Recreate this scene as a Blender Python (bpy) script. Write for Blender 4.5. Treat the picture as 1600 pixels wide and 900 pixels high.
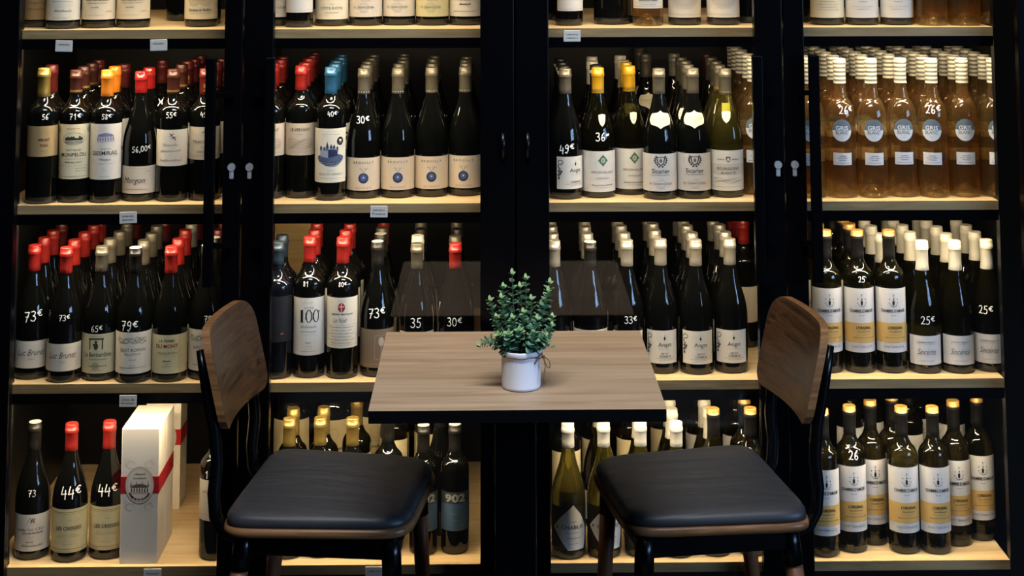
import bpy, bmesh, math, random
from mathutils import Vector, Matrix
from mathutils.geometry import tessellate_polygon

for _o in list(bpy.data.objects):
    bpy.data.objects.remove(_o)
C = bpy.context.scene.collection
SC = bpy.context.scene
PI = math.pi
rnd = random.Random(7)

# ------------------------------------------------------------------ camera
cam_d = bpy.data.cameras.new('camera')
cam = bpy.data.objects.new('camera', cam_d)
C.objects.link(cam)
cam_d.sensor_width = 36.0
cam_d.lens = 2582.92 / 1600 * 36.0
cam_d.shift_y = (-444.08 - 450.0) / 1600.0
cam_d.clip_start = 0.05
_yaw, _pit, _rol = 0.01281168, 0.10642632, -0.00249467
_h = Vector((math.sin(_yaw), math.cos(_yaw), 0))
_rt = Vector((math.cos(_yaw), -math.sin(_yaw), 0))
_fw = math.cos(_pit) * _h + math.sin(_pit) * Vector((0, 0, 1))
_up = -math.sin(_pit) * _h + math.cos(_pit) * Vector((0, 0, 1))
_R = math.cos(_rol) * _rt + math.sin(_rol) * _up
_U = math.cos(_rol) * _up - math.sin(_rol) * _rt
cam.matrix_world = Matrix(((_R.x, _U.x, -_fw.x, -0.20301), (_R.y, _U.y, -_fw.y, -3.99957),
                           (_R.z, _U.z, -_fw.z, 1.74024), (0, 0, 0, 1)))
SC.camera = cam

# ------------------------------------------------------------------ world, exposure
SC.view_settings.view_transform = 'Standard'
SC.view_settings.look = 'None'
SC.view_settings.gamma = 1.0
SC.view_settings.use_curve_mapping = False
SC.view_settings.exposure = 0.0
SC.cycles.caustics_reflective = False
SC.cycles.caustics_refractive = False
SC.cycles.transparent_max_bounces = 24
SC.cycles.max_bounces = 12
SC.cycles.transmission_bounces = 12
W = bpy.data.worlds.new('world')
SC.world = W
W.use_nodes = True
W.node_tree.nodes['Background'].inputs[0].default_value = (0.55, 0.7, 1.0, 1)
W.node_tree.nodes['Background'].inputs[1].default_value = 0.25

LED_W = 3.7            # every strip, watts
LED_C = (1.0, 0.80, 0.52)
DAY_C = (0.36, 0.60, 1.0)
PANEL_C = (0.90, 0.94, 1.0)


def area(name, loc, direction, sx, sy, watts, color, spread=180):
    d = bpy.data.lights.new(name, 'AREA')
    d.shape = 'RECTANGLE'
    d.size, d.size_y = sx, sy
    d.energy = watts
    d.color = color
    d.spread = math.radians(spread)
    o = bpy.data.objects.new(name, d)
    C.objects.link(o)
    o.location = loc
    o.rotation_euler = Vector(direction).to_track_quat('-Z', 'Y').to_euler()
    return o


area('ceiling_panel_light', (-0.15, -1.55, 3.08), (0, 0.12, -1), 1.3, 0.5, 75, PANEL_C, 150)
area('street_window_daylight', (4.10, -3.5, 2.05), (-1, 0.45, -0.12), 2.5, 1.4, 200, DAY_C)

SHELF = [1.41496 + 0.40875, 1.41496, 1.00621, 0.59745, 0.18870]   # shelf tops, row 0 is above the frame
BAYS = [(-1.327, -0.815), (-0.791, -0.215), (-0.095, 0.488), (0.512, 1.006)]
for _r in range(4):
    for _x0, _x1 in BAYS:
        area('led_strip_light', ((_x0 + _x1) / 2, 0.0400, SHELF[_r] - 0.030), (0, 0.30, -1),
             _x1 - _x0 - 0.03, 0.009, LED_W, LED_C)


# ------------------------------------------------------------------ helpers
def lin(h):
    h = h.lstrip('#')
    out = []
    for i in (0, 2, 4):
        c = int(h[i:i + 2], 16) / 255
        out.append(c / 12.92 if c <= 0.04045 else ((c + 0.055) / 1.055) ** 2.4)
    return (*out, 1)


MATS = {}


def mat(name, color, rough=0.5, metal=0.0, spec=0.5, trans=0.0, ior=1.45, coat=0.0):
    if name in MATS:
        return MATS[name]
    m = bpy.data.materials.new(name)
    m.use_nodes = True
    b = m.node_tree.nodes['Principled BSDF']
    b.inputs['Base Color'].default_value = lin(color) if isinstance(color, str) else (*color, 1)
    b.inputs['Roughness'].default_value = rough
    b.inputs['Metallic'].default_value = metal
    b.inputs['Specular IOR Level'].default_value = spec
    b.inputs['Transmission Weight'].default_value = trans
    b.inputs['IOR'].default_value = ior
    b.inputs['Coat Weight'].default_value = coat
    MATS[name] = m
    return m


def paper(hexc):
    """printed paper: a slight mottle so large labels are not perfectly flat in tone"""
    k = 'paper_' + hexc
    if k in MATS:
        return MATS[k]
    m = mat(k, hexc, 0.62, 0, 0.3)
    nt = m.node_tree
    n = nt.nodes.new('ShaderNodeTexNoise')
    n.inputs['Scale'].default_value = 90
    r = nt.nodes.new('ShaderNodeMix')
    r.data_type = 'RGBA'
    c = lin(hexc)
    r.inputs[6].default_value = (c[0] * .93, c[1] * .93, c[2] * .93, 1)
    r.inputs[7].default_value = (min(1, c[0] * 1.05), min(1, c[1] * 1.05), min(1, c[2] * 1.05), 1)
    tc = nt.nodes.new('ShaderNodeTexCoord')
    nt.links.new(tc.outputs['Object'], n.inputs['Vector'])
    nt.links.new(n.outputs[0], r.inputs[0])
    nt.links.new(r.outputs[2], nt.nodes['Principled BSDF'].inputs['Base Color'])
    return m


def ink(hexc):
    return mat('ink_' + hexc, hexc, 0.6, 0, 0.2)


def wood(name, c0, c1, scale, rough=0.45, axis='X', bump=0.0, distort=1.5, contrast=(0.3, 0.75), spec=0.4):
    if name in MATS:
        return MATS[name]
    m = mat(name, c0, rough, 0, spec)
    nt = m.node_tree
    b = nt.nodes['Principled BSDF']
    tc = nt.nodes.new('ShaderNodeTexCoord')
    mp = nt.nodes.new('ShaderNodeMapping')
    s = [scale, scale, scale]
    s['XYZ'.index(axis)] = scale * 0.06
    mp.inputs['Scale'].default_value = s
    n1 = nt.nodes.new('ShaderNodeTexNoise')
    n1.inputs['Scale'].default_value = 1.0
    n1.inputs['Detail'].default_value = 6
    n1.inputs['Roughness'].default_value = 0.62
    n1.inputs['Distortion'].default_value = distort
    cr = nt.nodes.new('ShaderNodeValToRGB')
    cr.color_ramp.elements[0].position, cr.color_ramp.elements[1].position = contrast
    cr.color_ramp.elements[0].color = lin(c0)
    cr.color_ramp.elements[1].color = lin(c1)
    L = nt.links.new
    L(tc.outputs['Object'], mp.inputs['Vector'])
    L(mp.outputs[0], n1.inputs['Vector'])
    L(n1.outputs[0], cr.inputs[0])
    L(cr.outputs[0], b.inputs['Base Color'])
    if bump:
        bp = nt.nodes.new('ShaderNodeBump')
        bp.inputs['Strength'].default_value = bump
        bp.inputs['Distance'].default_value = 0.001
        L(n1.outputs[0], bp.inputs['Height'])
        L(bp.outputs[0], b.inputs['Normal'])
    return m


def window_glass(name, f0=0.045, tint=(1, 1, 1)):
    """thin clear pane: straight transmission plus a Schlick mirror share"""
    m = bpy.data.materials.new(name)
    m.use_nodes = True
    nt = m.node_tree
    nt.nodes.clear()
    out = nt.nodes.new('ShaderNodeOutputMaterial')
    mix = nt.nodes.new('ShaderNodeMixShader')
    tr = nt.nodes.new('ShaderNodeBsdfTransparent')
    tr.inputs[0].default_value = (*tint, 1)
    gl = nt.nodes.new('ShaderNodeBsdfGlossy')
    gl.inputs['Roughness'].default_value = 0.0
    lw = nt.nodes.new('ShaderNodeLayerWeight')
    lw.inputs[0].default_value = 0.5
    p5 = nt.nodes.new('ShaderNodeMath')
    p5.operation = 'POWER'
    p5.inputs[1].default_value = 5
    ma = nt.nodes.new('ShaderNodeMath')
    ma.operation = 'MULTIPLY_ADD'
    ma.inputs[1].default_value = 1 - f0
    ma.inputs[2].default_value = f0
    L = nt.links.new
    L(lw.outputs['Facing'], p5.inputs[0])
    L(p5.outputs[0], ma.inputs[0])
    L(ma.outputs[0], mix.inputs[0])
    L(tr.outputs[0], mix.inputs[1])
    L(gl.outputs[0], mix.inputs[2])
    L(mix.outputs[0], out.inputs[0])
    MATS[name] = m
    return m


class MB:
    """collects faces and links them as one mesh object"""

    def __init__(self):
        self.v, self.f, self.m, self.s = [], [], [], []

    def add(self, verts, faces, mi=0, smooth=False):
        o = len(self.v)
        self.v += [tuple(p) for p in verts]
        for f in faces:
            self.f.append([o + i for i in f])
            self.m.append(mi)
            self.s.append(smooth)
        return self

    def box(self, x0, x1, y0, y1, z0, z1, mi=0, bev=0.0):
        if bev <= 0:
            v = [(x, y, z) for z in (z0, z1) for y in (y0, y1) for x in (x0, x1)]
            f = [(0, 2, 3, 1), (4, 5, 7, 6), (0, 1, 5, 4), (2, 6, 7, 3), (0, 4, 6, 2), (1, 3, 7, 5)]
            return self.add(v, f, mi)
        bm = bmesh.new()
        bmesh.ops.create_cube(bm, size=1)
        for q in bm.verts:
            q.co = Vector(((x0 + x1) / 2 + q.co.x * (x1 - x0), (y0 + y1) / 2 + q.co.y * (y1 - y0),
                           (z0 + z1) / 2 + q.co.z * (z1 - z0)))
        bmesh.ops.bevel(bm, geom=bm.edges[:], offset=bev, segments=2, profile=0.5, affect='EDGES')
        return self.bm(bm, mi)

    def bm(self, bm, mi=0, smooth=False):
        bm.verts.index_update()
        self.add([q.co[:] for q in bm.verts], [[q.index for q in f.verts] for f in bm.faces], mi, smooth)
        bm.free()
        return self

    def lathe(self, prof, n=32, mi=0, cx=0, cy=0, smooth=True, mis=None):
        """prof: list of (r, z) from bottom to top; r = 0 closes the end"""
        o = len(self.v)
        rings = []
        for r, z in prof:
            if r < 1e-6:
                rings.append([len(self.v)])
                self.v.append((cx, cy, z))
            else:
                b = len(self.v)
                for k in range(n):
                    a = 2 * PI * k / n
                    self.v.append((cx + r * math.cos(a), cy + r * math.sin(a), z))
                rings.append(list(range(b, b + n)))
        for i in range(len(rings) - 1):
            A, B = rings[i], rings[i + 1]
            mm = mis[i] if mis else mi
            for k in range(n):
                k2 = (k + 1) % n
                if len(A) == 1 and len(B) == 1:
                    continue
                if len(A) == 1:
                    f = [A[0], B[k2], B[k]]
                elif len(B) == 1:
                    f = [A[k], A[k2], B[0]]
                else:
                    f = [A[k], A[k2], B[k2], B[k]]
                self.f.append(f)
                self.m.append(mm)
                self.s.append(smooth)
        return self

    def tube(self, pts, rad, n=8, mi=0, caps=True, flat=1.0):
        """swept tube through pts; rad is a number or one per point"""
        P = [Vector(p) for p in pts]
        R = rad if isinstance(rad, (list, tuple)) else [rad] * len(P)
        o = len(self.v)
        ref = None
        for i, p in enumerate(P):
            t = (P[min(i + 1, len(P) - 1)] - P[max(i - 1, 0)]).normalized()
            if ref is None:
                ref = t.orthogonal().normalized()
            ref = (ref - t * ref.dot(t)).normalized()
            b = t.cross(ref)
            for k in range(n):
                a = 2 * PI * k / n
                self.v.append(tuple(p + (ref * math.cos(a) + b * math.sin(a) * flat) * R[i]))
        for i in range(len(P) - 1):
            for k in range(n):
                k2 = (k + 1) % n
                self.f.append([o + i * n + k, o + i * n + k2, o + (i + 1) * n + k2, o + (i + 1) * n + k])
                self.m.append(mi)
                self.s.append(True)
        if caps:
            self.f.append([o + k for k in range(n)][::-1])
            self.f.append([o + (len(P) - 1) * n + k for k in range(n)])
            self.m += [mi, mi]
            self.s += [False, False]
        return self

    def mesh(self, name, mats):
        me = bpy.data.meshes.new(name)
        me.from_pydata(self.v, [], self.f)
        for m in mats:
            me.materials.append(m)
        me.polygons.foreach_set('material_index', self.m)
        me.polygons.foreach_set('use_smooth', self.s)
        me.update()
        return me

    def build(self, name, mats, parent=None, loc=None):
        if not isinstance(mats, (list, tuple)):
            mats = [mats]
        o = bpy.data.objects.new(name, self.mesh(name, mats))
        C.objects.link(o)
        if parent is not None:
            o.parent = parent
        if loc:
            o.location = loc
        return o


def link_mesh(name, me, parent):
    o = bpy.data.objects.new(name, me)
    C.objects.link(o)
    o.parent = parent
    return o


def thing(name, label, cat, loc=(0, 0, 0), rz=0, group=None):
    o = bpy.data.objects.new(name, None)
    o.empty_display_size = 0.05
    C.objects.link(o)
    o.location = loc
    o.rotation_euler = (0, 0, rz)
    return tag(o, label, cat, group)


def tag(o, label, cat, group=None):
    o['label'] = label
    o['category'] = cat
    if group:
        o['group'] = group
    return o


def struct(name, mb, mats):
    o = mb.build(name, mats)
    o['kind'] = 'structure'
    return o


# ------------------------------------------------------------------ materials
BLACK = mat('black_powder_coat', (0.0012, 0.0012, 0.0018), 0.25, 0, 0.15)
BLACK_IN = mat('black_interior_panel', (0.004, 0.004, 0.004), 0.4, 0, 0.15)
BLACK_METAL = mat('black_metal', (0.0015, 0.0015, 0.002), 0.25, 0, 0.3)
CHROME = mat('chrome', (0.8, 0.8, 0.82), 0.3, 0.75)
DULL = mat('dull_steel', (0.32, 0.32, 0.34), 0.45, 0.3)
PANE = window_glass('door_glass')
SHELFFRONT_DIM = wood('oak_front_shaded', '#75603f', '#a58d63', 70, 0.5, 'X', 0.0, 1.0)  # same oak on the board fronts, darkened: their weaker light put into the colour
SHELFWOOD = wood('pale_oak_board', '#bd9d6c', '#e2c795', 55, 0.5, 'X', 0.0, 1.2)
TABLEWOOD = wood('oak_laminate', '#8a7055', '#b2977a', 34, 0.5, 'X', 0.05, 1.0, (0.32, 0.72), 0.5)
WALNUT = wood('walnut_veneer', '#241408', '#573a22', 46, 0.34, 'Y', 0.05, 2.6, (0.34, 0.66), 0.4)
LEGWOOD = wood('walnut_leg', '#57341f', '#7d5134', 40, 0.4, 'Z', 0.0, 1.2)
WALNUT_X = wood('walnut_ply_edge', '#5a3a20', '#8d6541', 60, 0.35, 'X', 0.0, 1.0)
EDGE = mat('black_edge_band', (0.0015, 0.0015, 0.002), 0.5, 0, 0.12)
WALLM = mat('dark_plaster', (0.012, 0.012, 0.013), 0.85)
FLOORM = wood('dark_floor_boards', '#0b0908', '#15110d', 8, 0.5, 'Y')
CEILM = mat('ceiling_paint', (0.06, 0.06, 0.06), 0.9)
LEDM = mat('led_diffuser', (0.9, 0.85, 0.7), 0.5)

# ------------------------------------------------------------------ room
RX0, RX1, RY0, RY1, RZ = -4.2, 4.2, -7.1, 0.86, 3.1
struct('floor', MB().box(RX0, RX1, RY0, RY1, -0.1, 0.0), FLOORM)
struct('ceiling', MB().box(RX0, RX1, RY0, RY1, RZ, RZ + 0.1), CEILM)
struct('wall_back', MB().box(RX0, RX1, RY1, RY1 + 0.1, 0, RZ), WALLM)
struct('wall_left', MB().box(RX0 - 0.1, RX0, RY0, RY1, 0, RZ), WALLM)
_w = MB()   # right wall with the street window
_w.box(RX1, RX1 + 0.1, RY0, -4.75, 0, RZ).box(RX1, RX1 + 0.1, -2.25, RY1, 0, RZ)
_w.box(RX1, RX1 + 0.1, -4.75, -2.25, 0, 1.35).box(RX1, RX1 + 0.1, -4.75, -2.25, 2.75, RZ)
struct('wall_right', _w, WALLM)
struct('wall_front', MB().box(RX0, RX1, RY0 - 0.1, RY0, 0, RZ), WALLM)
struct('window_1', MB().box(RX1 + 0.05, RX1 + 0.06, -4.75, -2.25, 1.35, 2.75), PANE)

# ------------------------------------------------------------------ cabinets
CAB_TOP = SHELF[0] + 0.12


def cabinet(label, xa, xb, wl, wr, bays, doors, divider, posts):
    """xa..xb outer width; wl, wr inner faces of the side walls; doors: (x0, glass0, glass1, x1, hinge side)"""
    t = thing('wine_cabinet', label, 'cabinet', ((xa + xb) / 2, 0.35, 0))
    ox, oy = -(xa + xb) / 2, -0.35

    def part(mb, name, m, par=t):
        mb.v = [(x + ox, y + oy, z) for x, y, z in mb.v]
        return mb.build(name, m, par)
    part(MB().box(xa, wl, -0.034, 0.76, 0.0, CAB_TOP), 'side_panel', BLACK_IN)
    part(MB().box(wr, xb, -0.034, 0.76, 0.0, CAB_TOP), 'side_panel', BLACK_IN)
    part(MB().box(wl, wr, 0.725, 0.76, 0.0, CAB_TOP), 'back_panel', BLACK_IN)
    part(MB().box(wl, wr, -0.03, 0.725, CAB_TOP - 0.03, CAB_TOP), 'top_panel', BLACK_IN)
    part(MB().box(wl, wr, 0.036, 0.725, 0.0, SHELF[4] - 0.05), 'plinth', BLACK_IN)
    part(MB().box(divider - 0.012, divider + 0.012, 0.032, 0.725, SHELF[4] - 0.05, CAB_TOP - 0.03), 'divider', BLACK_IN)
    for px0, px1 in posts:
        part(MB().box(px0, px1, 0.031, 0.056, SHELF[4] - 0.05, CAB_TOP - 0.03), 'corner_post', BLACK_IN)
    for z in SHELF:
        for x0, x1 in bays:
            a = wl if abs(x0 - wl) < 0.06 else x0
            b = wr if abs(x1 - wr) < 0.06 else x1
            mb = MB()
            mb.box(x0, x1, 0.0305, 0.060, z - 0.021, z, 0)
            mb.box(a, b, 0.060, 0.724, z - 0.021, z)
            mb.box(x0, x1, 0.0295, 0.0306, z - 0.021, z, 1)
            s = part(mb, 'shelf_board', [SHELFWOOD, SHELFFRONT_DIM])
            part(MB().box(x0, x1, 0.0305, 0.0340, z - 0.0455, z - 0.0212), 'light_pelmet', BLACK)
            part(MB().box(x0 + 0.01, x1 - 0.01, 0.0345, 0.0455, z - 0.0285, z - 0.0212), 'led_strip', LEDM)
    for x0, g0, g1, x1, inner in doors:
        ya, yb = -0.068, -0.036
        zb, zt, rail = 0.02, CAB_TOP, 0.075
        mb = MB()
        mb.box(x0, g0, ya, yb, zb, zt, 0, 0.002).box(g1, x1, ya, yb, zb, zt, 0, 0.002)
        mb.box(g0, g1, ya + .001, yb - .001, zb, zb + rail).box(g0, g1, ya + .001, yb - .001, zt - rail, zt)
        d = part(mb, 'door', BLACK)
        part(MB().box(g0, g1, -0.0535, -0.0475, zb + rail, zt - rail), 'glass_pane', PANE, d)
        # the long square bar handle on its two stand-offs
        hx = inner[0]
        mb = MB().box(hx - 0.0115, hx + 0.0115, -0.113, -0.090, 0.848, 1.362, 0, 0.002)
        for zz in (0.935, 1.275):
            sx0, sx1 = sorted((hx, inner[2]))
            mb.box(sx0 - 0.006, sx1 + 0.006, -0.0905, -0.0795, zz - 0.006, zz + 0.006)
            mb.box(inner[2] - 0.006, inner[2] + 0.006, -0.0800, -0.0675, zz - 0.006, zz + 0.006)
        part(mb, 'handle', BLACK, d)
        # euro profile lock cylinder
        lx, lz = inner[1], 1.1085
        mb = MB()
        pts = []
        for k in range(21):
            a = -PI * 0.30 + (2 * PI - PI * 0.40) * k / 20
            pts.append((lx + 0.0088 * math.cos(a), lz + 0.0088 * math.sin(a)))
        pr = [(lx + 0.0088 * math.cos(-PI * .3 + 2 * PI * k / 24), lz + 0.0088 * math.sin(-PI * .3 + 2 * PI * k / 24)) for k in range(24)]
        v = [(x, -0.075, z) for x, z in pr] + [(x, -0.0675, z) for x, z in pr]
        mb.add(v, [list(range(24))[::-1]] + [[k, (k + 1) % 24, 24 + (k + 1) % 24, 24 + k] for k in range(24)], 0)
        mb.box(lx - 0.0050, lx + 0.0050, -0.0735, -0.0675, lz - 0.027, lz - 0.006, 1, 0.0022)
        part(mb, 'lock_cylinder', [CHROME, DULL], d)
        # hinge barrels on the outer stile
        for zz in (1.155, 0.36):
            mb = MB().tube([(inner[3], -0.074, zz - 0.03), (inner[3], -0.074, zz + 0.03)], 0.006, 10)
            part(mb, 'hinge', BLACK_METAL, d)
    return t


cabinet('black wine cabinet left of the table, two glazed doors, red wines', -1.405, -0.149, -1.366, -0.213, BAYS[:2],
        [(-1.402, -1.306, -0.8266, -0.7845, (-0.851, -0.8055, -0.806, -1.375)),
         (-0.7815, -0.7124, -0.2290, -0.1500, (-0.714, -0.7640, -0.745, -0.176))], -0.803,
        [(-1.366, -1.328)])
cabinet('black wine cabinet right of the table, two glazed doors, white and pink wines', -0.146, 1.105, -0.100, 1.066, BAYS[2:],
        [(-0.1455, -0.0690, 0.4150, 0.4800, (0.414, 0.4640, 0.445, -0.119)),
         (0.4830, 0.5310, 1.0360, 1.1040, (0.546, 0.5030, 0.520, 1.080))], 0.500,
        [(1.008, 1.066)])

# ------------------------------------------------------------------ flat print shapes, later wrapped on bottles
_TXT = {}


def text_shape(s, shear, bold):
    k = (s, shear, bold)
    if k not in _TXT:
        cu = bpy.data.curves.new('text', 'FONT')
        cu.body = s
        cu.shear = shear
        cu.offset = bold
        cu.resolution_u = 2
        cu.align_x = 'CENTER'
        o = bpy.data.objects.new('text', cu)
        me = bpy.data.meshes.new_from_object(o)
        v = [(q.co.x, q.co.y) for q in me.vertices]
        f = [list(p.vertices) for p in me.polygons]
        bpy.data.meshes.remove(me)
        bpy.data.objects.remove(o)
        x0, x1 = min(p[0] for p in v), max(p[0] for p in v)
        y0, y1 = min(p[1] for p in v), max(p[1] for p in v)
        v = [((x - (x0 + x1) / 2) / (x1 - x0), (y - (y0 + y1) / 2) / (y1 - y0)) for x, y in v]
        _TXT[k] = (v, f)
    return _TXT[k]


class Sheet:
    def __init__(self, seed=1):
        self.p = []            # (verts (s, z, layer), faces, hex, is_paper)
        self.r = random.Random(seed)

    def raw(self, v, f, c, layer, pap=False):
        self.p.append(([(a, b, layer) for a, b in v], f, c, pap))
        return self

    def rect(self, s0, s1, z0, z1, c, layer=0, pap=None):
        n = max(1, int(math.ceil(abs(s1 - s0) / 0.0022)))
        m = max(1, int(math.ceil(abs(z1 - z0) / 0.02)))
        v = [(s0 + (s1 - s0) * i / n, z0 + (z1 - z0) * j / m) for j in range(m + 1) for i in range(n + 1)]
        f = [[j * (n + 1) + i, j * (n + 1) + i + 1, (j + 1) * (n + 1) + i + 1, (j + 1) * (n + 1) + i]
             for j in range(m) for i in range(n)]
        return self.raw(v, f, c, layer, layer == 0 if pap is None else pap)

    def star(self, pts, c, layer=1, rings=5, pap=False):
        """a star-shaped outline filled with concentric rings"""
        n = len(pts)
        cs, cz = sum(p[0] for p in pts) / n, sum(p[1] for p in pts) / n
        v = [(cs, cz)]
        for q in range(1, rings + 1):
            v += [(cs + (a - cs) * q / rings, cz + (b - cz) * q / rings) for a, b in pts]
        f = [[0, 1 + k, 1 + (k + 1) % n] for k in range(n)]
        for q in range(rings - 1):
            o, o2 = 1 + q * n, 1 + (q + 1) * n
            f += [[o + k, o2 + k, o2 + (k + 1) % n, o + (k + 1) % n] for k in range(n)]
        return self.raw(v, f, c, layer, pap)

    def disc(self, s, z, rs, rz, c, layer=1, a0=0, a1=360, n=28, rings=5, pap=False):
        pts = [(s + rs * math.cos(math.radians(a0 + (a1 - a0) * k / n)),
                z + rz * math.sin(math.radians(a0 + (a1 - a0) * k / n))) for k in range(n if a1 - a0 >= 360 else n + 1)]
        return self.star(pts, c, layer, rings, pap)

    def poly(self, pts, c, layer=2):
        t = tessellate_polygon([[Vector((a, b, 0)) for a, b in pts]])
        return self.raw(pts, [list(q) for q in t], c, layer)

    def text(self, s, w, h, sc, z, c='#1c1a18', shear=0.0, bold=0.0, layer=2):
        v, f = text_shape(s, shear, bold)
        return self.raw([(sc + a * w, z + b * h) for a, b in v], f, c, layer)

    def scrib(self, w, h, sc, z, c='#4a463f', layer=2):
        """a line of print too small to read"""
        x = sc - w / 2
        r = self.r
        while x < sc + w / 2 - 0.0005:
            l = r.uniform(0.0006, 0.0016)
            hh = h * r.uniform(0.55, 1.0)
            self.raw([(x, z - h / 2), (x + l, z - h / 2), (x + l, z - h / 2 + hh), (x, z - h / 2 + hh)], [[0, 1, 2, 3]], c, layer)
            x += l + (r.uniform(0.0003, 0.0006) if r.random() < .8 else 0.0014)
        return self

    def stroke(self, pts, w, c, layer=2):
        for (a, b), (d, e) in zip(pts, pts[1:]):
            L = math.hypot(d - a, e - b)
            if L < 1e-7:
                continue
            nx, nz = -(e - b) / L * w / 2, (d - a) / L * w / 2
            ex, ez = (d - a) / L * w * .3, (e - b) / L * w * .3
            n = max(1, int(L / 0.003))
            v, f = [], []
            for i in range(n + 1):
                q = i / n
                x, z = a - ex + (d - a + 2 * ex) * q, b - ez + (e - b + 2 * ez) * q
                v += [(x + nx, z + nz), (x - nx, z - nz)]
            f = [[2 * i, 2 * i + 1, 2 * i + 3, 2 * i + 2] for i in range(n)]
            self.raw(v, f, c, layer)
        return self

    def cursive(self, w, h, sc, z, c='#3a352f', width=0.0005, layer=2):
        """an unreadable handwritten line"""
        n = int(w / 0.0011)
        pts = []
        for i in range(n + 1):
            k = self.r.choice((.35, .35, .45, 1.0)) if i else 1.2
            pts.append((sc - w / 2 + w * i / n + (0.0004 if i % 2 else -0.0003), z + (h / 2 * k if i % 2 else -h / 2 * .5)))
        return self.stroke(pts, width, c, layer)

    def ring(self, s, z, rs, rz, width, c, layer=2, a0=0, a1=360, n=28):
        return self.stroke([(s + rs * math.cos(math.radians(a0 + (a1 - a0) * k / n)),
                             z + rz * math.sin(math.radians(a0 + (a1 - a0) * k / n))) for k in range(n + 1)], width, c, layer)

    @staticmethod
    def fine(v, f, lim=0.0032):
        """splits wide faces so that they follow the round of the bottle"""
        v, out = list(v), []
        todo = [list(q) for q in f]
        mid = {}
        while todo:
            q = todo.pop()
            ss = [v[i][0] for i in q]
            if max(ss) - min(ss) <= lim:
                out.append(q)
                continue
            if len(q) > 3:
                todo += [[q[0], q[i], q[i + 1]] for i in range(1, len(q) - 1)]
                continue
            e = max(range(3), key=lambda i: abs(v[q[i]][0] - v[q[(i + 1) % 3]][0]))
            a, b, c = q[e], q[(e + 1) % 3], q[(e + 2) % 3]
            k = (min(a, b), max(a, b))
            if k not in mid:
                mid[k] = len(v)
                v.append(tuple((x + y) / 2 for x, y in zip(v[a], v[b])))
            todo += [[a, mid[k], c], [mid[k], b, c]]
        return v, out

    def mesh(self, name, rfun, off=0.0004, flat=False):
        cols, mb = [], MB()
        for v, f, c, pap in self.p:
            if not flat:
                v, f = self.fine(v, f)
            k = (c, pap)
            if k not in cols:
                cols.append(k)
            if flat:
                vv = [(s, -(off + 0.0003 * l), z) for s, z, l in v]
            else:
                vv = []
                for s, z, l in v:
                    r0 = rfun(z)
                    r = r0 + off + 0.00025 * l
                    vv.append((r * math.sin(s / r0), -r * math.cos(s / r0), z))
            mb.add(vv, f, cols.index(k), True)
        return mb.mesh(name, [paper(c) if p else ink(c) for c, p in cols])


# handwritten price strokes in a unit box (width, height)
GL = {
    '0': [[(.3 + .28 * math.cos(a * PI / 8), .5 + .48 * math.sin(a * PI / 8)) for a in range(17)]],
    '1': [[(.08, .7), (.38, 1), (.34, 0)]],
    '2': [[(.05, .8), (.2, .98), (.45, .97), (.55, .75), (.4, .4), (.05, .03), (.3, .08), (.62, .04)]],
    '3': [[(.05, .92), (.35, 1), (.55, .85), (.45, .6), (.25, .53), (.5, .45), (.6, .22), (.4, 0), (.1, .02), (.0, .12)]],
    '4': [[(.2, 1), (.02, .36), (.6, .42)], [(.5, .72), (.46, -.05)]],
    '5': [[(.58, 1), (.18, .98), (.12, .58), (.4, .6), (.56, .38), (.45, .08), (.2, .0), (.0, .1)]],
    '6': [[(.5, 1), (.2, .75), (.06, .35), (.15, .06), (.4, .0), (.56, .2), (.48, .42), (.25, .45), (.1, .28)]],
    '7': [[(.02, .95), (.6, .98), (.35, .45), (.2, -.02)], [(.12, .5), (.52, .54)]],
    '8': [[(.5, .85), (.3, 1), (.1, .82), (.25, .58), (.5, .3), (.35, .0), (.1, .08), (.08, .3), (.3, .54), (.52, .72), (.5, .85)]],
    '9': [[(.52, .85), (.3, 1), (.08, .8), (.12, .55), (.35, .5), (.52, .7), (.52, .85), (.48, .3), (.25, -.05), (.05, .05)]],
    '€': [[(.62, .85), (.4, .92), (.15, .72), (.1, .45), (.25, .15), (.5, .1), (.62, .2)], [(.0, .58), (.45, .6)], [(.0, .42), (.42, .43)]],
    ',': [[(.15, .12), (.18, .0), (.05, -.15)]],
    '"': [[(.05, .6), (.5, .66)], [(.0, .42), (.45, .48)]],
}


def price_mesh(txt, rfun, z, s=0.0, h=0.017, w=0.0021, up=0.0):
    sh = Sheet()
    width = sum(0.36 if c == ',' else 0.82 for c in txt) * h * .8
    x = s - width / 2
    for i, c in enumerate(txt):
        hh, zz = (h * .72, z + h * .32) if c in '€"' else (h, z)
        zz += up * i
        for st in GL[c]:
            pts = [(x + a * h * .8, zz - h / 2 + b * hh) for a, b in st]
            sh.stroke(pts, w * .85, '#f2efe6')
        x += (0.36 if c == ',' else 0.82) * h * .8
    return sh.mesh('price_mark', rfun, 0.0006)


# ------------------------------------------------------------------ bottle shapes
def smooth_prof(keys, n=7):
    """Catmull-Rom through (z, r) keys, returns (r, z) list"""
    out = []
    K = [keys[0]] + keys + [keys[-1]]
    for i in range(1, len(K) - 2):
        for j in range(n):
            t = j / n
            p = []
            for d in (0, 1):
                a, b, c, e = K[i - 1][d], K[i][d], K[i + 1][d], K[i + 2][d]
                p.append(.5 * (2 * b + (c - a) * t + (2 * a - 5 * b + 4 * c - e) * t * t + (3 * b - a - 3 * c + e) * t ** 3))
            out.append((p[1], p[0]))
    out.append((keys[-1][1], keys[-1][0]))
    return out


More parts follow.
